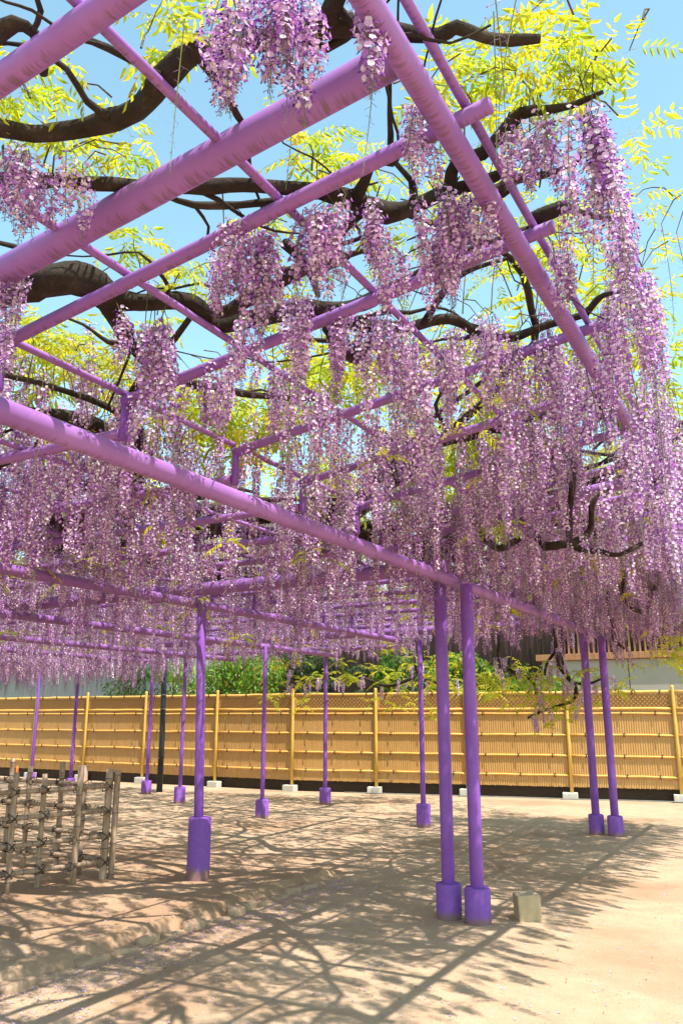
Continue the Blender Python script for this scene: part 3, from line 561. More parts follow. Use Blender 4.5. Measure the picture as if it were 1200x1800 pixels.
# loose grit and pebbles
gv, gf = [], []
for _ in range(5200):
    x, y = random.uniform(-9, 3.0), 2.0 + 11.5 * random.random() ** 1.5
    inbed = x < BX and y < BYF
    z = bed_z(x, y) if inbed else 0.012 * noise.noise(Vector((x * 0.9, y * 0.9, 0))) + 0.007 * noise.noise(Vector((x * 3.1, y * 3.1, 4)))
    s = random.uniform(.003, .008) * (1.9 if random.random() < .06 else 1)
    o = len(gv)
    gv += [(x + s * random.uniform(.7, 1.2), y, z), (x, y + s * random.uniform(.6, 1.2), z), (x - s * random.uniform(.7, 1.2), y, z), (x, y - s * random.uniform(.6, 1.2), z), (x, y, z + s * random.uniform(.5, .9))]
    gf += [(o, o + 1, o + 4), (o + 1, o + 2, o + 4), (o + 2, o + 3, o + 4), (o + 3, o, o + 4)]
tag(mesh_obj('gravel', gv, gf, M['kerb']), kind='stuff')

# ------------------------------------------------------------------ pergola
perg = empty('pergola', (-2.45, 6.35, 0), 'purple painted steel pipe pergola roofed with hanging wisteria', 'pergola')
PB = Vector(perg.location)
def W(p): return Vector(p) - PB           # pergola parts sit in the pergola's space
def zc(x): return 3.24 + 0.14 * (x + 0.72)
X0 = -2.69
XL = -17.0
def ppipe(name, a, b, r, mat, sides=18): return pipe(name, W(a), W(b), r, mat, perg, sides)

ppipe('eave_beam', (-0.733, -0.6, 3.178), (-0.733, 12.3, 3.178), 0.036, M['paint_y'], 24)
ppipe('support_beam', (-2.45, -0.6, 2.58), (-2.45, 11.75, 2.58), 0.048, M['paint_y'], 24)
ppipe('support_beam', (-5.15, -0.4, 2.565), (-5.15, 11.2, 2.565), 0.044, M['paint_y'])
for xx, y0, y1 in ((-7.45, 0.0, 13.3), (-9.75, 0.5, 13.3), (-11.6, 1, 13.4), (-13.9, 3, 13.4), (-16.0, 4, 14.2)):
    ppipe('support_beam', (xx, y0, 2.56), (xx, y1, 2.56), 0.045, M['paint_y'])
bar_y = [0.45, 1.15, 2.02, 2.73, 3.62, 4.35, 5.1, 5.8, 6.62, 7.35, 8.1, 8.85, 9.6, 10.35, 11.1, 11.75]
for y in bar_y:
    ppipe('crossbar', (X0, y, zc(X0)), (-0.61, y, zc(-0.61)), 0.0255 if y > 1.5 else 0.036, M['paint_x'], 20)
    if y < 11.2: ppipe('spacer', (-5.15, y, 2.6), (-5.15, y, 2.785), 0.018, M['paint'], 12)
    ppipe('collar', (X0 - .012, y, zc(X0) - .004), (X0 + .06, y, zc(X0) + .006), 0.031, M['paint'])
    ppipe('riser', (X0 - 0.0, y, 2.765), (X0 - 0.0, y, zc(X0) + 0.012), 0.021, M['paint'])
    ppipe('crossbar', (XL + (2 if y < 3 else 0), y, 2.80), (X0 - 0.02, y, 2.80), 0.027, M['paint_x'])
for y in (12.45, 13.15):
    ppipe('crossbar', (XL, y, 2.80), (-5.6, y, 2.80), 0.027, M['paint_x'])
# main rafters stand over each pair of posts
for y in (1.73, 6.32, 11.45):
    ppipe('rafter', (-2.62, y, zc(-2.62) + 0.03), (-0.755, y, zc(-0.755) + 0.03), 0.051 if y < 2 else 0.045, M['paint_x'], 28)
for y in (6.32, 11.1):
    ppipe('rafter', (-9.8, y, 2.70), (-2.5, y, 2.70), 0.062, M['paint_x'])
ppipe('rafter', (-16.0, 13.0, 2.66), (-5.8, 13.0, 2.66), 0.045, M['paint_x'])
for xx in (-1.36, -2.03, -2.70):
    ppipe('purlin', (xx, -0.4, zc(xx) + 0.041), (xx, 12.0, zc(xx) + 0.041), 0.0158, M['paint_y'], 12)
ppipe('purlin', (-0.69, -0.4, zc(-0.69) + 0.040), (-0.69, 12.2, zc(-0.69) + 0.040), 0.015, M['paint_y'], 14)
xx = -3.4
while xx > XL:
    ppipe('purlin', (xx, 0.2, 2.841), (xx, 13.2 if xx < -5.6 else 11.9, 2.841), 0.0145, M['paint_y'], 10)
    xx -= 0.72

def footing(parent, x, y, r, h, z0=0.0):
    prof = [(r * 1.0, -0.06), (r, h - 0.012), (r - 0.012, h)]
    v, f, S = [], [], 28
    for (rr, zz) in prof:
        for k in range(S):
            a = 2 * math.pi * k / S
            q = rr * (1 + 0.006 * noise.noise(Vector((math.cos(a) * 3, math.sin(a) * 3, zz * 9 + x))))
            v.append((q * math.cos(a), q * math.sin(a), zz))
    for j in range(2):
        for k in range(S):
            f.append((j * S + k, j * S + (k + 1) % S, (j + 1) * S + (k + 1) % S, (j + 1) * S + k))
    f.append(tuple(range(2 * S, 3 * S)))
    o = mesh_obj('footing', v, f, M['footing_muddy' if h > .4 else 'footing'], parent, True, flatcaps=True)
    return o
def post(x, y, r, ztop, fr, fh, z0=0.0, tilt=(0, 0)):
    b = Vector((x, y, z0))
    p = pipe('post', W((x, y, z0)) , W((x + tilt[0], y + tilt[1], ztop)), r, M['paint'], perg, 20)
    ft = footing(p, x, y, fr, fh)
    ft.location = W((x, y, z0))
    return p
for yy in (1.2, 6.35, 11.5):
    post(-2.58, yy + 0.02, 0.051, 2.58, 0.098, 0.245)
    post(-2.33, yy - 0.03, 0.051, 2.54, 0.098, 0.245)
    ppipe('header', (-2.64, yy + 0.02, 2.6), (-2.46, yy + 0.02, 2.6), 0.05, M['paint_x'])
post(-4.95, 6.3, 0.043, 2.56, 0.103, 0.55, 0.05, (-0.12, 0.05))
for (xx, yy, zt, rr, fh) in ((-7.39, 10.89, 2.56, .032, .26), (-7.51, 13.0, 2.56, .036, .27), (-4.84, 11.11, 2.56, .036, .30), (-9.82, 11.9, 2.56, .032, .28),
                         (-11.58, 13.01, 2.56, .036, .25), (-13.89, 13.22, 2.56, .036, .2), (-15.98, 14.0, 2.56, .036, .2), (-7.4, 4.2, 2.56, .04, .3), (-9.8, 6.3, 2.56, .04, .3), (-11.6, 9.2, 2.56, .04, .3)):
    if (xx, yy) in ((-7.4, 4.2), (-9.8, 6.3), (-11.6, 9.2)):
        continue
    post(xx, yy, rr, zt, 0.1, fh)

# ------------------------------------------------------------------ wisteria plant pieces
def floret(out, P, D, size, col_b, col_k, rich=True):
    """banner petal facing outward, keel below it.  P position, D outward direction"""
    v, f, c = out
    up = Vector((0, 0, 1))
    side = D.cross(up)
    if side.length < 1e-3: side = Vector((1, 0, 0))
    side.normalize()
    nrm = (D + up * random.uniform(-.2, .55)).normalized()
    upv = (side.cross(nrm)).normalized()
    if upv.z < 0: upv = -upv
    rot = random.uniform(-.6, .6)
    s2 = side * math.cos(rot) + upv * math.sin(rot)
    u2 = upv * math.cos(rot) - side * math.sin(rot)
    o = len(v)
    k = 7 if rich else 5
    v.append(tuple(P + u2 * size * 0.25 + nrm * size * .05))
    c.append((*[x * y for x, y in zip(col_b, (1.05, 1.12, 0.8))], 1))
    for i in range(k):
        a = 2 * math.pi * (i + .5) / k - math.pi / 2
        q = P + s2 * (math.cos(a) * size * .62) + u2 * (math.sin(a) * size * .58 + size * .32) + nrm * size * (0.17 if i % 2 else 0.24)
        v.append(tuple(q)); c.append((*col_b, 1))
    for i in range(k):
        f.append((o, o + 1 + i, o + 1 + (i + 1) % k))
    # keel: folded boat hanging below / in front
    o = len(v)
    kd = (nrm * .7 - u2 * .75).normalized()
    b = P + nrm * size * .08 - u2 * size * .05
    t = b + kd * size * .85
    mid = b + kd * size * .45
    v += [tuple(b), tuple(mid + s2 * size * .22 + u2 * size * .1), tuple(t), tuple(mid - s2 * size * .22 + u2 * size * .1), tuple(mid - u2 * size * .2 + nrm * size * .05)]
    c += [(*col_k, 1)] * 5
    f += [(o, o + 1, o + 4), (o + 1, o + 2, o + 4), (o, o + 4, o + 3), (o + 4, o + 2, o + 3)]

def strip(out, a, b, w, col):
    v, f, c = out
    d = (b - a)
    s = d.cross(Vector((random.uniform(-1, 1), random.uniform(-1, 1), random.uniform(-.2, .2))))
    if s.length < 1e-6: return
    s = s.normalized() * w
    o = len(v)
    v += [tuple(a - s), tuple(a + s), tuple(b + s), tuple(b - s)]
    c += [(*col, 1)] * 4
    f.append((o, o + 1, o + 2, o + 3))

STALK = (0.22, 0.27, 0.06)
def raceme_mesh(name, L, n, rad, size, open_to=0.75, seed=0, start=0.04, rich=True):
    random.seed(seed)
    out = ([], [], [])
    bx, by = random.uniform(-.03, .03), random.uniform(-.03, .03)
    def ax(t): return Vector((bx * math.sin(t * 2.4), by * math.sin(t * 2.1), -L * t))
    pts = [ax(i / 9) for i in range(10)]
    tv, tf = tube_data(pts, [0.0022 - 0.0013 * i / 9 for i in range(10)], 3, False)
    out[0].extend([tuple(x) for x in tv]); out[1].extend(tf); out[2].extend([(*STALK, 1)] * len(tv))
    ga = random.uniform(0, 6.28)
    for i in range(n):
        t = start + (1 - start) * (i / n) ** 0.95
        ga += 2.39996 + random.uniform(-.4, .4)
        taper = 1 - max(0, (t - .35) / .65) ** 1.4 * .8
        rr = rad * taper * random.uniform(.55, 1.15)
        D = Vector((math.cos(ga), math.sin(ga), random.uniform(-.15, .35))).normalized()
        A = ax(t)
        P = A + D * rr + Vector((0, 0, -rr * .25))
        strip(out, A, P, .0009, (0.25, 0.17, 0.24))
        if t < open_to:
            q = random.random()
            m = random.uniform(.86, 1.1)
            cb = (0.74 * m, 0.51 * m, 0.82 * m) if q < .5 else (0.88 * m, 0.77 * m, 0.89 * m) if q < .8 else (0.46 * m, 0.19 * m, 0.62 * m)
            ck = (0.13 * m, 0.028 * m, 0.28 * m) if random.random() < .8 else (0.33 * m, 0.13 * m, 0.52 * m)
            floret(out, P, D, size * random.uniform(.8, 1.15) * (1 - .3 * max(0, (t - .5))), cb, ck, rich)
        else:
            s = size * (.55 - .35 * (t - open_to) / (1 - open_to + 1e-6)) * random.uniform(.8, 1.1)
            dn = (D * .55 + Vector((0, 0, -.8))).normalized()
            sd = dn.cross(Vector((0, 0, 1))).normalized() * s * .3
            v, f, c = out
            o = len(v)
            nn = dn.cross(sd).normalized() * s * .3
            v += [tuple(P), tuple(P + dn * s * .6 + sd), tuple(P + dn * s * .6 - sd * .5 + nn), tuple(P + dn * s * .6 - sd * .5 - nn), tuple(P + dn * s * 1.3)]
            cc = (.24, .09, .40) if t < .93 else (.25, .22, .17)
            c += [(*cc, 1)] * 5
            f += [(o, o + 2, o + 1), (o, o + 3, o + 2), (o, o + 1, o + 3), (o + 4, o + 1, o + 2), (o + 4, o + 2, o + 3), (o + 4, o + 3, o + 1)]
    v, f, c = out
    me = bpy.data.meshes.new(name)
    me.from_pydata(v, [], f)
    me.materials.append(M['petal'])
    a = me.attributes.new('tone', 'FLOAT_COLOR', 'POINT')
    a.data.foreach_set('color', [x for q in c for x in q])
    for p in me.polygons: p.use_smooth = False
    return me
RAC = [raceme_mesh('flower_raceme', .32, 84, .031, .0150, .82, 1), raceme_mesh('flower_raceme', .45, 116, .033, .0150, .80, 2),
       raceme_mesh('flower_raceme', .60, 150, .034, .0152, .77, 3), raceme_mesh('flower_raceme', .78, 186, .034, .0152, .74, 4),
       raceme_mesh('flower_raceme', .52, 84, .031, .0148, .58, 5), raceme_mesh('flower_raceme', .68, 116, .029, .0146, .62, 6),
       raceme_mesh('flower_raceme', .60, 36, .024, .010, .10, 7)]
RACL = [.32, .45, .60, .78, .52, .68, .60]

def leaf_spray_mesh(name, seed, nleaf=5, nl=6):
    random.seed(seed)
    v, f, c = [], [], []
    out = (v, f, c)
    for k in range(nleaf):
        az = 2 * math.pi * k / nleaf + random.uniform(-.5, .5)
        el = random.uniform(.1, 1.0)
        L = random.uniform(.16, .26)
        d0 = Vector((math.cos(az) * math.cos(el), math.sin(az) * math.cos(el), math.sin(el)))
        P = Vector((0, 0, 0)); d = d0.copy()
        green = random.random()
        colr = tuple(a * (1 - green) + b * green for a, b in zip((.50, .44, .04), (.27, .35, .04)))
        pts = [P.copy()]
        for i in range(nl + 1):
            d = (d + Vector((0, 0, -.14))).normalized()
            Q = P + d * (L / nl)
            strip(out, P, Q, .0012, (.25, .22, .05))
            P = Q
            pts.append(P.copy())
            side = d.cross(Vector((0, 0, 1))).normalized()
            if i == 0: continue
            for s in ((-1, 1) if i < nl else (0,)):
                ll = random.uniform(.052, .078) * (1.0 if i < nl else 1.2)
                ld = (d * (.55 if s else 1) + side * s * .8 + Vector((0, 0, random.uniform(-1.1, -.15)))).normalized()
                wd = ld.cross(Vector((random.uniform(-.5, .5), random.uniform(-.5, .5), 1))).normalized() * ll * .145
                nn = ld.cross(wd).normalized() * ll * .06
                o = len(v)
                v += [tuple(P), tuple(P + ld * ll * .35 + wd + nn), tuple(P + ld * ll * .72 + wd * .75 + nn), tuple(P + ld * ll - nn * 2), tuple(P + ld * ll * .72 - wd * .75 + nn), tuple(P + ld * ll * .35 - wd + nn), tuple(P + ld * ll * .5 - nn)]
                m = random.uniform(.8, 1.2)
                c += [(*[x * m for x in colr], 1)] * 7
                f += [(o, o + 1, o + 6), (o + 1, o + 2, o + 6), (o + 2, o + 3, o + 6), (o + 3, o + 4, o + 6), (o + 4, o + 5, o + 6), (o + 5, o, o + 6)]
    me = bpy.data.meshes.new(name)
    me.from_pydata(v, [], f)
    me.materials.append(M['leaf'])
    a = me.attributes.new('tone', 'FLOAT_COLOR', 'POINT')
    a.data.foreach_set('color', [x for q in c for x in q])
    return me
LEAF = [leaf_spray_mesh('leaf_spray', 20 + i, 4 + i % 3) for i in range(4)]

def instance_stuff(name, pts, rots, scls, idx, sources, parent, mat):
    me = bpy.data.meshes.new(name)
    me.from_pydata([tuple(p) for p in pts], [], [])
    a = me.attributes.new('turn', 'FLOAT_VECTOR', 'POINT'); a.data.foreach_set('vector', np.array(rots, np.float32).ravel())
    a = me.attributes.new('size', 'FLOAT_VECTOR', 'POINT'); a.data.foreach_set('vector', np.array(scls, np.float32).ravel())
    a = me.attributes.new('pick', 'INT', 'POINT'); a.data.foreach_set('value', np.array(idx, np.int32))
    me.materials.append(mat)
    o = link(name, me, parent)
    o['kind'] = 'stuff'
    g = bpy.data.node_groups.new(name, 'GeometryNodeTree')
    g.interface.new_socket('Geometry', in_out='INPUT', socket_type='NodeSocketGeometry')
    g.interface.new_socket('Geometry', in_out='OUTPUT', socket_type='NodeSocketGeometry')
    gi, go = g.nodes.new('NodeGroupInput'), g.nodes.new('NodeGroupOutput')
    iop = g.nodes.new('GeometryNodeInstanceOnPoints')
    join = g.nodes.new('GeometryNodeJoinGeometry')
    for s in reversed(sources):
        oi = g.nodes.new('GeometryNodeObjectInfo')
        oi.transform_space = 'ORIGINAL'
        oi.inputs['Object'].default_value = s
        oi.inputs['As Instance'].default_value = True
        g.links.new(oi.outputs['Geometry'], join.inputs[0])
    g.links.new(join.outputs[0], iop.inputs['Instance'])
    iop.inputs['Pick Instance'].default_value = True
    def attr(n, t, sock):
        q = g.nodes.new('GeometryNodeInputNamedAttribute')
        q.data_type = t
        q.inputs['Name'].default_value = n
        s = next(x for x in q.outputs if x.enabled and x.name == 'Attribute')
        g.links.new(s, iop.inputs[sock])
    attr('pick', 'INT', 'Instance Index')
    attr('size', 'FLOAT_VECTOR', 'Scale')
    e2r = g.nodes.new('FunctionNodeEulerToRotation')
    q = g.nodes.new('GeometryNodeInputNamedAttribute'); q.data_type = 'FLOAT_VECTOR'; q.inputs['Name'].default_value = 'turn'
    g.links.new(next(x for x in q.outputs if x.enabled and x.name == 'Attribute'), e2r.inputs[0])
    g.links.new(e2r.outputs[0], iop.inputs['Rotation'])
    g.links.new(gi.outputs[0], iop.inputs['Points'])
    g.links.new(iop.outputs[0], go.inputs[0])
    md = o.modifiers.new('scatter', 'NODES')
    md.node_group = g
    return o

# ------------------------------------------------------------------ the wisteria vine
random.seed(31)
vine = empty('wisteria_vine', (-8.3, 4.9, 0.05), 'old wisteria vine trained over the purple pergola, in full lilac bloom', 'wisteria')
VB = Vector(vine.location)
def VW(p): return (p[0] - VB.x, p[1] - VB.y, p[2] - VB.z)

def add_limb(name, pts, sides=10, wob=0.28, step=0.06, gnarl=0.25):
    s = spline(pts, step)
    path, rad = [], []
    sd = random.uniform(0, 50)
    for i, q in enumerate(s):
        r = max(.003, q[3])
        w = Vector((noise.noise(Vector((i * .16, sd, 0))), noise.noise(Vector((i * .16, sd, 7))), .6 * noise.noise(Vector((i * .16, sd, 13))))) * r * gnarl * 2
        path.append(Vector(VW(q[:3])) + w)
        rad.append(r * (1 + .22 * noise.noise(Vector((i * .35, sd, 21)))))
    v, f = tube_data(path, rad, sides, True, wob, sd)
    return mesh_obj(name, v, f, M['bark'], vine, True)

# trunk rising inside the bamboo enclosure (left of the photograph)
add_limb('trunk', [(-8.3, 4.9, -0.1, .26), (-8.25, 4.85, .25, .20), (-8.1, 4.75, .8, .17), (-8.2, 4.6, 1.4, .16), (-7.95, 4.3, 2.0, .15), (-7.6, 4.0, 2.6, .14), (-7.1, 3.7, 2.93, .13)], 14, .35, .07)
add_limb('limb', [(-7.3, 3.8, 2.85, .12), (-6.2, 3.2, 2.98, .11), (-5.0, 2.6, 2.95, .10), (-3.9, 2.2, 3.02, .085), (-2.95, 1.9, 3.07, .065), (-2.65, 1.83, 3.08, .058)], 12, .3)
add_limb('limb', [(-7.4, 3.9, 2.8, .11), (-6.5, 2.4, 2.95, .09), (-5.0, 1.7, 2.97, .07), (-3.4, 1.3, 3.05, .045), (-2.4, 1.2, 3.12, .034), (-1.9, 1.25, 3.155, .03)], 12, .3)
LIMB_PTS = []
for L in LIMBS:
    add_limb('limb', L, 12 if L[0][3] > .02 else 8, .3, .04)
for L in LIMBS:
    for _ in range(3 if len(L) > 5 else 1):
        q = random.choice(L[1:])
        hd = random.uniform(0, 6.28)
        x, y, z, rr = q
        pts = []
        n = random.randint(4, 9)
        rr = min(rr * .5, .014)
        for i in range(n):
            pts.append((x, y, z, max(.003, rr * (1 - i / n))))
            hd += random.gauss(0, .45)
            x += math.cos(hd) * .11; y += math.sin(hd) * .11; z += random.gauss(.004, .022)
            if x > -.48: break
        if len(pts) > 2: add_limb('branch', pts, 6, .3, .04, .8)
for L in DROOPS:
    L[:] = [(q[0], q[1], q[2], min(q[3] * .8, .03)) for q in L]
    x_, y_, z_, r_ = L[0]
    if z_ > 2.2 and z_ < 2.9:              # hang from the roof
        L.insert(0, (x_ + .12, y_ - .25, (2.9 if x_ < -2.7 else 3.24 + .14 * (x_ + .72)) + .08, r_ * 1.1))
    elif z_ <= 2.2:                        # fork off the first drooping branch
        L.insert(0, (-3.03, 11.9, 2.4, r_))
    add_limb('limb', L, 8, .3, .05, .3)

def roof(x, y):
    return zc(x) + .10 if x > -2.7 else 2.90
def wander(p, head, r0, length, r1=.012, split=True, depth=0):
    """a limb creeping over the roof lattice"""
    pts = []
    x, y = p
    s, n = 0, 0
    ph = random.uniform(0, 9)
    while s < length:
        t = s / length
        r = r0 * (1 - t) + r1 * t
        z = roof(x, y) + r + .05 + .09 * noise.noise(Vector((x * .9, y * .9, ph)))
        if -2.9 < x < -2.5: z = max(z, 2.86 + r)
        pts.append((x, y, z, r))
        head += random.gauss(0, .30)
        st = .30
        nx_, ny_ = x + math.cos(head) * st, y + math.sin(head) * st
        if ny_ > 13.2 or ny_ < .6 or nx_ > -.75 or nx_ < -16.6:
            head += 1.4
            continue_ = x, y
            nx_, ny_ = x + math.cos(head) * st, y + math.sin(head) * st
        x, y = nx_, ny_
        s += st; n += 1
        if split and depth < 2 and n > 2 and random.random() < .17:
            wander((x, y), head + random.choice((-1, 1)) * random.uniform(.5, 1.1), r * .62, length * random.uniform(.25, .5), .008, True, depth + 1)
    if len(pts) > 2:
        LIMB_PTS.extend(pts)
        add_limb('limb' if depth < 1 else 'branch', pts, 9 if depth < 1 else 6, .3, .12, .5)
for (p, h, r, l) in (((-7.3, 4.0), .5, .10, 7), ((-7.4, 4.2), 1.0, .10, 8), ((-7.7, 4.4), 1.6, .09, 8.5), ((-7.9, 4.4), 2.3, .09, 8), ((-8.0, 4.2), 3.0, .08, 7), ((-7.4, 3.9), 0.15, .09, 6),
                     ((-4.0, 5.6), .7, .06, 6), ((-3.6, 5.0), .35, .055, 4), ((-4.2, 8.0), .5, .055, 5), ((-3.4, 7.4), .2, .05, 3.4), ((-6.0, 8.5), .9, .06, 5), ((-9.5, 8.5), 1.3, .06, 5), ((-12, 8.5), 2.0, .06, 5), ((-3.6, 9.4), .5, .05, 4), ((-2.6, 6.2), .9, .045, 5), ((-2.2, 4.5), .9, .04, 5), ((-1.9, 8.2), 1.3, .04, 4), ((-5.2, 4.4), .2, .05, 4), ((-6.5, 11), .3, .05, 5)):
    wander(p, h, r * 1.25, l)

# flower racemes
random.seed(77)
allr = []          # x, y, z, L, sparse
for (x, y, z, L, sp) in NEAR_RACEMES:
    allr.append((x, y, z, L * 1.02, sp))
def dens(x, y, s, k): return noise.noise(Vector((x * s, y * s, k)))
def far_fill(n, xr, yr, fn):
    c = 0
    while c < n:
        x, y = random.uniform(*xr), random.uniform(*yr)
        c += 1
        fn(x, y)
def outer(x, y):
    if x > -.42 + max(0, y - 4) * .03: return
    d = dens(x, y, 1.5, 3) + .4 * dens(x, y, 4, 8)
    near = max(0, min(1, (y - 2.9) / 1.4))
    if random.random() > near * (.60 + 1.15 * d): return
    if x > -1.15 and y < 6.5 and random.random() < .45: return
    top = roof(x, y) + random.uniform(-.05, .22)
    L = random.choice((.32, .42, .5, .6, .7, .8)) * random.uniform(.85, 1.15)
    if x > -.75: top += random.uniform(-.15, .1)
    allr.append((x, y, top, L, 2 if random.random() < .10 else 0))
far_fill(2500, (-2.9, -.12), (3.0, 12.3), outer)
def inner(x, y):
    d = dens(x, y, 1.1, 5) + .4 * dens(x, y, 3.3, 2)
    if y < 1.8 and x > -6: return
    if random.random() > .55 + 1.1 * d: return
    if -10.5 < x < -5.2 and y > 10.2 and random.random() < .25: return
    if x > -5.6 and y > 12: return
    top = roof(x, y) + random.uniform(-.08, .30)
    L = random.choice((.32, .42, .5, .6, .66)) * random.uniform(.85, 1.1)
    if x < -10.5: L *= 1.6
    allr.append((x, y, top, L, 2 if random.random() < .04 else 0))
far_fill(11500, (-16.8, -2.8), (.8, 13.4), inner)
def mound(x, y):      # growth heaped on top of the flat roof
    if random.random() > .5 + .7 * dens(x, y, .9, 12): return
    allr.append((x, y, 3.0 + random.uniform(.1, .45), random.uniform(.3, .5), 0))
far_fill(1400, (-9.0, -2.9), (3.2, 9.5), mound)
def crest(x, y):      # old growth heaped over the near edge of the flat roof
    allr.append((x, y, random.uniform(3.0, 3.5), random.uniform(.3, .5), 0))
far_fill(110, (-4.6, -2.95), (2.3, 3.6), crest)
def skirt(x, y):      # right-hand fringe beyond the eave beam
    if x > -.50 + max(0, y - 4) * .035: return
    z = 3.15 + random.uniform(-.55, .3) - .5 * max(0, x + .35)
    allr.append((x, y, z, random.uniform(.35, .75), 0))
far_fill(330, (-.75, .02), (4.0, 12.6), skirt)
def farright(x, y):
    allr.append((x, y, random.uniform(2.8, 3.15), random.uniform(.45, .8), 0))
far_fill(190, (-2.3, -.4), (9.3, 12.4), farright)
for L in DROOPS:      # racemes on the drooping branches
    for q in L:
        for _ in range(3 if q[1] > 11 else 2):
            allr.append((q[0] + random.uniform(-.15, .15), q[1] + random.uniform(-.15, .15), q[2] + .03, random.uniform(.2, .38), 0))

def camdist(p): return math.sqrt(p[0] ** 2 + p[1] ** 2 + (p[2] - 1.5) ** 2)
allr.sort(key=camdist)
def pick_var(L, sp):
    if sp: return 6
    c = [i for i in range(6)]
    c.sort(key=lambda i: abs(RACL[i] - L) + random.uniform(0, .12))
    return c[0]
src = [None] * 7
pts, rots, scls, idx = [], [], [], []
nind = 0
for (x, y, z, L, sp) in allr:
    k = pick_var(L, sp)
    if 200 < nind < 300 and None in src and not sp:
        k = src.index(None)
    sz = max(.75, min(1.35, L / RACL[k]))
    rot = (random.gauss(0, .05), random.gauss(0, .05), random.uniform(0, 6.28))
    sc = (min(1.1, max(.9, sz)), min(1.1, max(.9, sz)), sz)
    if nind < 300:
        o = link('flower_raceme', RAC[k], vine, VW((x, y, z)), rot, sc)
        if src[k] is None: src[k] = o
        nind += 1
    else:
        pts.append(VW((x, y, z))); rots.append(rot); scls.append(sc); idx.append(k)
assert all(s is not None for s in src), src
instance_stuff('flower_mass', pts, rots, scls, idx, src, vine, M['petal'])
NRAC = len(allr)

# leaf sprays
random.seed(78)
alll = [(x, y, z) for (x, y, z) in NEAR_LEAVES]
def leafy(x, y):
    d = dens(x, y, 1.3, 40)
    if x > -2.8 and y < 3.0: return
    if x > -.5 + max(0, y - 4) * .03: return
    if y < 5 and random.random() < .62: return
    if x <= -2.8 and y < 2.6 and random.random() < .7: return
    if random.random() > .5 + .9 * d: return
    alll.append((x, y, roof(x, y) + random.uniform(.12, .55)))
far_fill(2600, (-3, .0), (2.8, 12.4), leafy)
far_fill(4200, (-16.8, -2.8), (1.2, 13.4), leafy)
def hangleaf(x, y):
    if random.random() < .5 + .8 * dens(x, y, 1.0, 60):
        alll.append((x, y, roof(x, y) - random.uniform(-.1, .35)))
far_fill(520, (-16.5, -.3), (3.5, 13.2), hangleaf)
for (cx_, cy_, cz_, rr, n) in ((-1.75, 8.3, 3.0, .25, 14), (-3.1, 11.9, 1.75, .35, 26), (-3.9, 11.8, 2.0, .3, 14), (-1.3, 10.4, 2.6, .3, 10), (-6.6, 14.0, 2.25, .5, 34), (-5.6, 14.0, 2.1, .4, 16), (-8.2, 13.3, 2.3, .4, 18), (-1.4, 11.9, 2.3, .2, 10)):
    for _ in range(n):
        alll.append((cx_ + random.gauss(0, rr), cy_ + random.gauss(0, rr * .7), cz_ + random.gauss(0, rr * .6)))
alll.sort(key=camdist)
lsrc = [None] * 4
pts, rots, scls, idx = [], [], [], []
for i, p in enumerate(alll):
    k = i % 4
    s = random.uniform(.75, 1.2) * (.6 if camdist(p) < 4.5 else .95)
    rot = (random.gauss(0, .25), random.gauss(0, .25), random.uniform(0, 6.28))
    if i < 300:
        o = link('leaf_spray', LEAF[k], vine, VW(p), rot, (s, s, s))
        if lsrc[k] is None: lsrc[k] = o
    else:
        pts.append(VW(p)); rots.append(rot); scls.append((s, s, s)); idx.append(k)
instance_stuff('leaf_mass', pts, rots, scls, idx, lsrc, vine, M['leaf'])

# fine twigs tying sprays and racemes to the limbs
tb = Batch()
random.seed(5)
for (x, y, z) in alll[:420:2]:
    a = Vector(VW((x, y, z)))
    b = Vector(VW((x + random.uniform(-.14, .14), y + random.uniform(-.14, .14), roof(x, y) + .02)))
    m = (a + b) / 2 + Vector((random.uniform(-.05, .05), random.uniform(-.05, .05), .03))
    v, f = tube_data([b, (b * .6 + m * .4) + Vector((0, 0, .02)), m, (a + m) / 2 + Vector((0, 0, .012)), a], [.0035, .003, .0025, .002, .0015], 4, False)
    tb.add(v, f)
for (x, y, z, L, sp) in allr[:420:2]:
    a = Vector(VW((x, y, z)))
    b = Vector(VW((x + random.uniform(-.15, .15), y + random.uniform(-.15, .15), roof(x, y) + .03)))
    v, f = tube_data([b, (a + b) / 2 + Vector((0, 0, .03)), a], [.003, .0025, .0015], 4, False)
    tb.add(v, f)
tw = mesh_obj('twigs', tb.v, tb.f, M['twig'], vine, True)
tw['kind'] = 'stuff'

# ------------------------------------------------------------------ ochre bamboo screen fence
FX = [(-33.0, 14.9), (-9.3, 14.88), (4.5, 17.65)]
def fy(x): return 14.88 if x < -9.3 else 14.88 + (x + 9.3) * 0.2
fence = empty('bamboo_screen_fence', (-9.3, 14.88, 0), 'long ochre bamboo screen fence with yellow rails and lattice top', 'fence')
FB = Vector(fence.location)
posts_x = [-30.2, -28.3, -26.4, -24.5, -22.6, -20.7, -18.85, -16.95, -15.2, -13.35, -11.3, -9.35, -7.6, -5.83, -3.96, -2.12, -0.25, 1.6, 3.4]
def fp(x, off=0.0):
    return Vector((x, fy(x) - off, 0)) - FB
pm = None; fm = None
for x in posts_x:
    b = fp(x, .05)
    v, f = tube_data([(0, 0, .12), (0, 0, 1.0), (0, 0, 2.0), (0, 0, 2.03)], [.032, .031, .030, .026], 12)
    if pm is None:
        o = mesh_obj('post', v, f, M['fence_post'], fence, True, b, flatcaps=True); pm = o.data
        o = bevel_box('footing', (.27, .17, .15), M['concrete'], fence, .012, b + Vector((0, -.02, .055))); fm = o.data
    else:
        link('post', pm, fence, b, (0, 0, random.uniform(0, 6)))
        link('footing', fm, fence, b + Vector((random.uniform(-.03, .03), -.02, .055 + random.uniform(-.01, .01))), (0, 0, random.uniform(-.06, .06) + (0.19 if x > -9.3 else 0)))
tie_v, tie_f = [], []
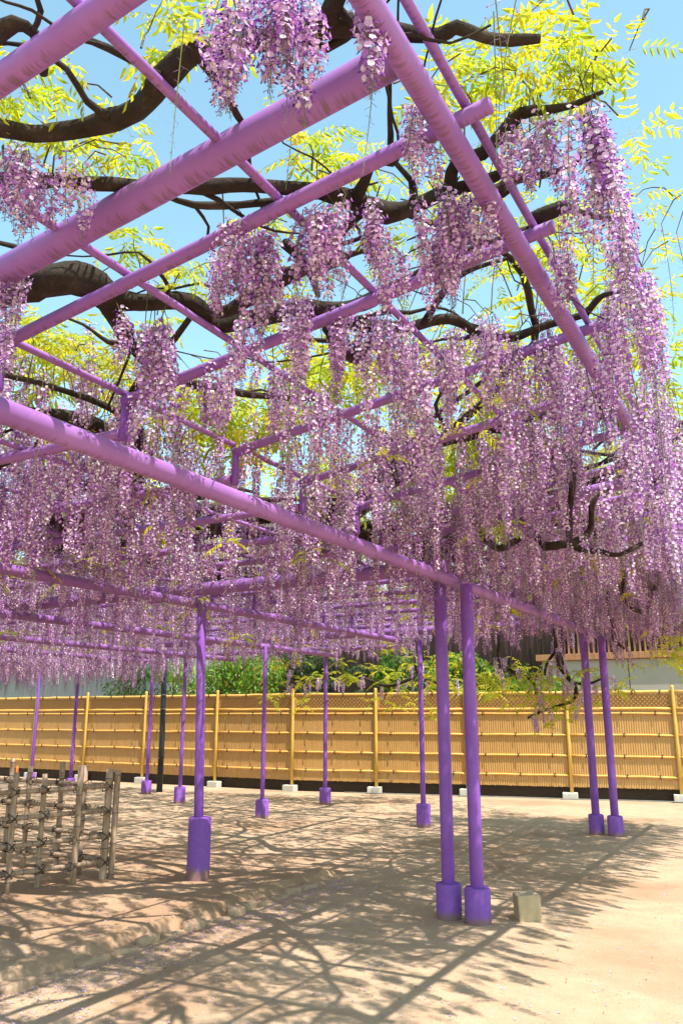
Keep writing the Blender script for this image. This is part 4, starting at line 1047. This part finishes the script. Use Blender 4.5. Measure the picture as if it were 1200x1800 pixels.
B_ = Batch()
for s in (-1, 1):
    v, f = tube_data([(s * .012, -.03, -.035), (0, -.036, 0), (-s * .012, -.03, .035)], .006, 5); B_.add(v, f)
v, f = tube_data([(0, -.032, 0), (.02, -.05, .03), (.035, -.045, .012)], .005, 5); B_.add(v, f)
tie_me = None
def bay(x0, x1):
    global tie_me
    a, b = fp(x0, 0), fp(x1, 0)
    d = (b - a); Ld = d.length; d.normalize()
    nrm = Vector((d.y, -d.x, 0))          # towards the camera side
    if nrm.y > 0: nrm = -nrm
    ang = math.atan2(d.y, d.x)
    # slats
    S = Batch()
    n = int(Ld / .042)
    for i in range(n):
        t = (i + .5) / n * Ld
        w = Ld / n
        r = w * random.uniform(.46, .5)
        off = random.uniform(0, .003)
        top = 1.60 + random.uniform(-.004, .004)
        base = len(S.v)
        prof = [(-r, .0), (-r * .7, .0065), (0, .009), (r * .7, .0065), (r, .0)]
        vs, fs = [], []
        for z in (.215 + random.uniform(-.004, .004), top):
            for (px, py) in prof:
                p = a + d * (t + px) + nrm * (py + off)
                vs.append((p.x, p.y, z))
        for q in range(4):
            fs.append((q, q + 1, q + 6, q + 5))
        S.add(vs, fs)
    o = mesh_obj('slats', S.v, S.f, M['fence_slat'], fence, True); o['kind'] = 'stuff'
    # lattice over a backing board
    v, f = box_data(0, 0, 1.745, Ld, .018, .29)
    bo = mesh_obj('lattice_backing', v, f, M['fence_slat'], fence, False, (a + b) / 2); bo.rotation_euler = (0, 0, ang)
    S = Batch()
    h0, h1 = 1.645, 1.875
    sp = .078
    k = int(Ld / sp)
    for sgn in (1, -1):
        for i in range(-3, k + 1):
            xs = .06 + i * sp
            p0 = [xs, h0]; p1 = [xs + (h1 - h0), h1]
            if p0[0] < .07: p0[1] += .07 - p0[0]; p0[0] = .07
            if p1[0] > Ld - .07: p1[1] -= p1[0] - (Ld - .07); p1[0] = Ld - .07
            if p1[0] - p0[0] < .03: continue
            if sgn < 0:
                p0[1], p1[1] = h0 + h1 - p0[1], h0 + h1 - p1[1]
            A = a + d * p0[0] + nrm * (.015 + .004 * sgn); Bq = a + d * p1[0] + nrm * (.015 + .004 * sgn)
            v, f = tube_data([(A.x, A.y, p0[1]), (Bq.x, Bq.y, p1[1])], .0055, 4)
            S.add(v, f)
    o = mesh_obj('lattice', S.v, S.f, M['lattice'], fence, False, None); o['kind'] = 'stuff'
    for z, r, offz in ((.42, .018, .027), (.77, .018, .027), (1.145, .018, .027), (1.53, .017, .027), (1.615, .024, .02), (1.915, .028, .0)):
        A = a + nrm * offz + d * .03; Bq = b + nrm * offz - d * .03
        segs = 6
        path = [(A + (Bq - A) * (i / segs)) + Vector((0, 0, z + random.uniform(-.006, .006))) for i in range(segs + 1)]
        v, f = tube_data(path, [r * random.uniform(.94, 1.04) for _ in path], 10)
        mesh_obj('rail', v, f, M['fence_rail'], fence, True, None, flatcaps=True)
        ts = [.17, .5, .83] if z < 1.6 else ([.12, .38, .62, .88] if z > 1.9 else [])
        for tt in ts:
            p = a + d * (Ld * (tt + random.uniform(-.02, .02))) + nrm * (offz - .002) + Vector((0, 0, z))
            rot = (0, 0, ang)
            if tie_me is None:
                o = mesh_obj('tie', B_.v, B_.f, M['twine'], fence, False, p); tie_me = o.data
                o.rotation_euler = rot
            else:
                link('tie', tie_me, fence, p, rot)
    v, f = box_data(0, 0, .105, Ld, .03, .23)
    bb = mesh_obj('gap_board', v, f, M['gap_board'], fence, False, (a + b) / 2 - nrm * .09); bb.rotation_euler = (0, 0, ang)  # near-black board stands in for the dark gap under the slats
for i in range(len(posts_x) - 1):
    bay(posts_x[i], posts_x[i + 1])

# grey cable on the ground along the fence foot
cp = []
for i in range(60):
    x = -8.2 + i * .125
    cp.append((x, fy(x) - .16 - .05 * noise.noise(Vector((x * .9, 3, 0))), .02))
v, f = tube_data(cp, .010, 6)
tag(mesh_obj('cable', v, f, M['cable'], None, True), 'thin grey cable lying along the foot of the ochre fence', 'cable')

# ------------------------------------------------------------------ small bamboo fence
bfence = empty('bamboo_fence', (-5.72, 5.86, .07), 'low weathered bamboo lattice fence tied with black twine', 'fence')
BFB = Vector((-5.6, 5.92, .07))
def bamboo_pole(name, a, b, r, node=.24, seed=0):
    a, b = Vector(a), Vector(b)
    L = (b - a).length
    d = (b - a) / L
    path, rad = [], []
    t = 0; nodes = []
    first = (seed * .37) % node
    ev = [0.0]
    q = first
    while q < L - .02:
        if q > .02: nodes.append(q)
        q += node * random.uniform(.85, 1.15)
    keys = [(0, r)]
    for nd in nodes:
        keys += [(nd - .012, r * .98), (nd - .003, r * 1.13), (nd + .003, r * 1.13), (nd + .012, r * .97)]
    keys.append((L, r))
    path = [a + d * k for k, _ in keys]
    rad = [x for _, x in keys]
    v, f = tube_data(path, rad, 10)
    o = mesh_obj(name, v, f, M['bamboo_weathered'], bfence, True, None, flatcaps=True)
    for nd in nodes:
        v, f = tube_data([a + d * (nd - .004), a + d * (nd + .004)], r * 1.145, 10, False)
        mesh_obj('node_ring', v, f, M['bamboo_node'], o, True)
    return o
def twine_tie(P, d, r):
    B2 = Batch()
    up = Vector((0, 0, 1))
    n = d.cross(up).normalized()
    for s in (-1, 1):
        ring = []
        for k in range(9):
            a = 2 * math.pi * k / 8
            ring.append(P + n * math.cos(a) * (r * 1.25) + (up * .75 + d * s * .75) * math.sin(a) * r * 1.25)
        v, f = tube_data(ring, .0036, 5, False); B2.add(v, f)
    for q in range(2):
        e = P - n * r * 1.3
        v, f = tube_data([e, e + d * random.uniform(.01, .04) + up * random.uniform(-.03, .03)], .002, 4); B2.add(v, f)
    mesh_obj('tie', B2.v, B2.f, M['twine'], bfence)
def bamboo_run(origin, dirv, length, tpos, heights, rails, rr):
    o = Vector(origin) - BFB
    d = Vector(dirv).normalized()
    n = d.cross(Vector((0, 0, 1))).normalized()
    for i, z in enumerate(rails):
        A = o + Vector((0, 0, z)); Bq = o + d * length + Vector((0, 0, z - .01))
        bamboo_pole('rail', A - d * .04, Bq, rr, .19, i + 1)
    for i, (t, h) in enumerate(zip(tpos, heights)):
        s = 1 if i % 2 else -1
        off = n * s * (rr + .021)
        P = o + d * t + off
        lean = Vector((random.uniform(-.012, .012), random.uniform(-.012, .012), 0))
        bamboo_pole('upright', P + Vector((0, 0, -.08)), P + Vector((0, 0, h)) + lean, random.uniform(.022, .029), .27, i * 1.7)
        for z in rails:
            twine_tie(o + d * t + Vector((0, 0, z)) + off * .5, d, rr + .02)
RA = [.155, .37, .59, .80]
# corner post is a bundle of two canes
bamboo_pole('corner_post', Vector((-5.56, 5.93, -.02)) - BFB, Vector((-5.55, 5.93, 1.02)) - BFB, .034, .3, 1)
bamboo_pole('corner_post', Vector((-5.51, 5.98, -.02)) - BFB, Vector((-5.50, 5.98, 1.01)) - BFB, .028, .3, 2)
for z in RA:
    twine_tie(Vector((-5.56, 5.92, .07 + z)) - BFB, Vector((-.3, -1, 0)).normalized(), .045)
bamboo_run((-5.57, 5.90, .07), (-.30, -.954, 0), 3.4, [.27, .55, .84, 1.12, 1.42, 1.72, 2.02, 2.32, 2.62, 2.92, 3.2], [.99, .93, .96, .94, .97, .95, .98, .95, .97, .96, .95], RA, .021)
bamboo_run((-5.60, 5.98, .07), (-1, .05, 0), 5.4, [.28, .68, 1.06, 1.46, 1.85, 2.25, 2.65, 3.05, 3.45, 3.85, 4.25, 4.65, 5.05], [.97, .99, .94, 1.0, .96, .97, .95, .99, .95, .96, .97, .95, .96], RA, .021)

# ------------------------------------------------------------------ small things
blk = bevel_box('concrete_block', (.172, .165, .19), M['block'], None, .012, (-2.04, 6.6, .088), (R(1.5), R(-2), R(33)), .006)
tag(blk, 'squat tan concrete block standing beside the paired purple posts', 'block')

pole = empty('wooden_pole', (-11.6, 13.42, 0), 'slim black wooden pole rising in front of the ochre fence', 'pole')
v, f = tube_data([(0, 0, -.05), (0, 0, 1.0), (-.02, 0, 2.0), (-.03, 0, 2.9)], [.062, .058, .055, .053], 14, True, .05, 3)
mesh_obj('shaft', v, f, M['black_pole'], pole, True, flatcaps=True)
for z in (.65, 1.62, 1.9):
    v, f = tube_data([(-.01, 0, z), (-.01, 0, z + .012)], .061, 14, False)
    mesh_obj('wire_band', v, f, M['wire'], pole, True)
for px, pyy in ((-13.94, 13.05), (-16.35, 13.9)):
    v, f = tube_data([(0, 0, 0), (0, 0, .1), (0, 0, .3), (0, 0, .36)], [.03, .035, .03, .015], 8)
    o = mesh_obj('marker_stake', v, f, M['orange'], None, True, (px, pyy, -.02))
    tag(o, 'small orange marker stake, ' + ('right one, beside a purple post' if px > -15 else 'left one, near the bamboo lattice top'), 'stake', 'small orange stakes before the fence')

# ------------------------------------------------------------------ buildings beyond the fence
rb = empty('plaster_building', (-1.0, 21.5, 0), 'beige plaster building with an upright cedar slat screen above its wall', 'building')
RB = Vector(rb.location)
xs = [-5.9, -3.75, -1.55, .65, 2.85, 5.05]
for i in range(len(xs) - 1):
    w = xs[i + 1] - xs[i] - .02
    bevel_box('wall_panel', (w, .2, 2.85), M['plaster'], rb, .01, Vector(((xs[i] + xs[i + 1]) / 2, 21.5, 1.425)) - RB)
bevel_box('coping', (11.2, .32, .16), M['cedar'], rb, .01, Vector((-.42, 21.45, 2.935)) - RB)
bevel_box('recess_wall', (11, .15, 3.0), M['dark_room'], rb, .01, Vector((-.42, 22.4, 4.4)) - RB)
sm = None
x = -5.2
while x < 5.0:
    if sm is None:
        o = bevel_box('screen_slat', (.045, .07, 1.5), M['cedar'], rb, .004, Vector((x, 21.5, 3.765)) - RB, seg=1); sm = o.data
    else:
        link('screen_slat', sm, rb, Vector((x, 21.5, 3.765)) - RB)
    x += .125
bevel_box('screen_rail', (10.4, .06, .08), M['cedar'], rb, .006, Vector((-.1, 21.57, 4.4)) - RB)
bevel_box('roof', (11.8, 4.0, .16), M['roof_tile'], rb, .02, Vector((-.4, 23.0, 6.0)) - RB)
bevel_box('screen_frame', (10.8, .12, .12), M['cedar'], rb, .008, Vector((-.1, 21.5, 4.58)) - RB)

lb = empty('grey_building', (-24, 21, 0), 'plain pale grey plaster building behind the fence on the left', 'building')
LB = Vector(lb.location)
bevel_box('wall', (15.5, .25, 4.2), M['grey_plaster'], lb, .01, Vector((-25.5, 21, 2.1)) - LB)
bevel_box('side_wall', (.25, 5.0, 4.2), M['grey_plaster'], lb, .01, Vector((-17.62, 23.63, 2.1)) - LB)
bevel_box('roof', (16.2, 6.0, .2), M['roof_tile'], lb, .02, Vector((-25.4, 23.4, 4.31)) - LB)

bh = empty('timber_house', (-9.5, 22, 0), 'dark brown board-clad house, widened to stand for dark tree shade behind the clipped garden trees', 'house')
BH = Vector(bh.location)
x = -15.2  # wall runs on leftward, its dark boards standing in for tree shade
bm_ = None
while x < -5.5:
    if bm_ is None:
        o = bevel_box('board', (.29, .05, 4.8), M['brown_board'], bh, .006, Vector((x, 22 + random.uniform(-.006, .006), 2.4)) - BH, seg=1); bm_ = o.data
    else:
        link('board', bm_, bh, Vector((x, 22 + random.uniform(-.006, .006), 2.4)) - BH)
    x += .30
bevel_box('wall', (9.9, .2, 4.8), M['brown_board'], bh, .01, Vector((-10.35, 22.14, 2.4)) - BH)
bevel_box('roof', (10.4, 3.4, .18), M['roof_tile'], bh, .02, Vector((-10.6, 23.2, 4.95)) - BH)

# ------------------------------------------------------------------ garden trees beyond the fence
def leaf_cloud(centers, n, size, cols, droop=.3, seed=0, shell=.55):
    rnd = random.Random(seed)
    v, f, c = [], [], []
    tot = sum(r[0] * r[1] * r[2] for _, r in centers)
    for (cc, rr) in centers:
        m = int(n * (rr[0] * rr[1] * rr[2]) / tot)
        tone = rnd.uniform(.75, 1.2)
        for _ in range(m):
            d = Vector((rnd.gauss(0, 1), rnd.gauss(0, 1), rnd.gauss(0, 1))).normalized()
            q = rnd.uniform(shell, 1.0) * (1 + .22 * noise.noise(d * 2.3 + Vector(cc)))
            p = Vector((cc[0] + d.x * rr[0] * q, cc[1] + d.y * rr[1] * q, cc[2] + d.z * rr[2] * q))
            nn = (d + Vector((rnd.uniform(-.7, .7), rnd.uniform(-.7, .7), rnd.uniform(-.2, .9)))).normalized()
            u = nn.cross(Vector((rnd.uniform(-1, 1), rnd.uniform(-1, 1), .2))).normalized()
            w = nn.cross(u)
            s = size * rnd.uniform(.6, 1.25)
            o = len(v)
            u2 = u * s; w2 = w * s * .45
            dn = Vector((0, 0, -s * droop))
            v += [tuple(p - u2), tuple(p + w2), tuple(p + u2 + dn), tuple(p - w2)]
            f.append((o, o + 1, o + 2, o + 3))
            col = cols[int(rnd.random() * len(cols))]
            k = tone * rnd.uniform(.8, 1.2)
            c += list((col[0] * k, col[1] * k, col[2] * k, 1)) * 4
    return v, f, c
def tree(name, label, cat, base, centers, n, size, cols, mat, trunks, seed, group=None, droop=.3, shell=.55):
    t = empty(name, base, label, cat, group)
    b = Vector(base)
    for tr in trunks:
        s = spline([(q[0], q[1], q[2], q[3]) for q in tr], .15)
        v, f = tube_data([q[:3] for q in s], [max(.006, q[3]) for q in s], 8, True, .25, seed)
        mesh_obj('trunk' if tr is trunks[0] else 'branch', v, f, M['bark'], t, True)
    v, f, c = leaf_cloud(centers, n, size, cols, droop, seed, shell)
    mesh_obj('crown', v, f, mat, t, attrs={'tone': ('POINT', 'FLOAT_COLOR', c)})
    return t
MAPLE = [(.13, .25, .022), (.17, .29, .03), (.09, .19, .02), (.22, .30, .035), (.24, .17, .03)]
DARKG = [(.035, .06, .018), (.05, .085, .022), (.028, .05, .016)]
MIDG = [(.09, .16, .025), (.12, .19, .03), (.06, .12, .02)]
rnd = random.Random(9)
def blob(n, w, d, h0, h1, r):
    return [((rnd.uniform(-w, w), rnd.uniform(-d, d), rnd.uniform(h0, h1)), (r * rnd.uniform(.8, 1.3), r * rnd.uniform(.7, 1.1), r * rnd.uniform(.5, .8))) for _ in range(n)]
tree('maple_tree', 'bright green spreading maple, a thick leafy mass behind the fence lattice', 'tree', (-13.2, 17.6, 0), blob(26, 2.0, .7, 1.2, 3.3, .62), 9000, .065, MAPLE, M['bush_leaf'],
     [[(0, 0, 0, .10), (.1, 0, .8, .08), (-.1, .1, 1.8, .06), (0, 0, 2.8, .03)], [(.05, 0, .7, .05), (.7, .1, 1.6, .04), (1.3, 0, 2.5, .02)], [(.05, 0, .9, .05), (-.8, 0, 1.8, .035), (-1.4, .1, 2.6, .015)]], 3)
def pads(specs): return [((x, y, z), (r, r * .85, r * .42)) for x, y, z, r in specs]
tree('clipped_pine', 'dark garden pine clipped into rounded cloud pads', 'tree', (-9.9, 17.6, 0), pads([(0, 0, 3.1, .5), (-.6, 0, 2.65, .45), (.6, .1, 2.5, .42), (-.2, -.1, 2.2, .42), (.75, 0, 1.95, .36), (-.85, 0, 1.95, .4), (.2, -.2, 1.65, .36), (-.4, -.2, 1.55, .33)]), 6500, .035, DARKG, M['conifer'],
     [[(0, 0, 0, .09), (.15, 0, .9, .075), (-.15, 0, 1.8, .06), (.05, 0, 3.0, .03)], [(0, 0, 1.5, .03), (.5, 0, 1.9, .02)], [(0, 0, 1.5, .03), (-.6, 0, 1.9, .02)], [(0, 0, 2.1, .03), (.5, 0, 2.4, .02)]], 4, droop=.1, shell=.75)
tree('garden_tree', 'mid green feathery garden tree with several thin bare stems', 'tree', (-7.4, 17.9, 0), blob(16, 1.15, .5, 1.7, 3.3, .42), 3200, .075, MIDG + MAPLE[:2], M['bush_leaf'],
     [[(0, 0, 0, .06), (.1, 0, 1.2, .05), (.3, 0, 2.6, .025)], [(-.4, .1, 0, .045), (-.5, 0, 1.3, .04), (-.8, 0, 2.6, .02)], [(.5, .1, 0, .045), (.55, 0, 1.3, .04), (.9, 0, 2.5, .02)], [(.2, .3, 0, .04), (.1, .3, 1.4, .03), (-.2, .3, 2.6, .02)]], 5)
tree('garden_shrub', 'fresh green round shrub behind the fence beside the beige wall', 'shrub', (-5.35, 18.3, 0), blob(16, .75, .5, .9, 2.35, .45), 4200, .06, MAPLE[:4], M['bush_leaf'],
     [[(0, 0, 0, .05), (.1, 0, .9, .04), (.2, 0, 1.9, .02)], [(-.1, 0, .2, .03), (-.4, 0, 1.2, .025), (-.5, 0, 1.9, .015)]], 6)
tree('laurel_shrub', 'dense dark laurel shrub between the maple and the clipped pine', 'shrub', (-12.0, 18.8, 0), blob(18, 1.1, .5, .8, 2.9, .55), 4500, .06, DARKG + MIDG[:1], M['bush_leaf'],
     [[(0, 0, 0, .06), (0, 0, 1.2, .05), (.1, 0, 2.2, .02)]], 7)
tree('camellia_shrub', 'dense dark camellia shrub in front of the grey building', 'shrub', (-16.6, 18.4, 0), blob(18, 1.2, .5, .8, 2.7, .55), 4500, .06, DARKG + MIDG, M['bush_leaf'],
     [[(0, 0, 0, .06), (0, 0, 1.2, .05), (.1, 0, 2.2, .02)]], 8)
tree('holly_shrub', 'dark holly shrub low against the brown board-clad house', 'shrub', (-6.5, 19.2, 0), blob(16, 1.0, .4, .8, 2.6, .5), 3800, .06, DARKG + MIDG[2:], M['bush_leaf'],
     [[(0, 0, 0, .06), (0, 0, 1.2, .05), (.1, 0, 2.0, .02)]], 10)
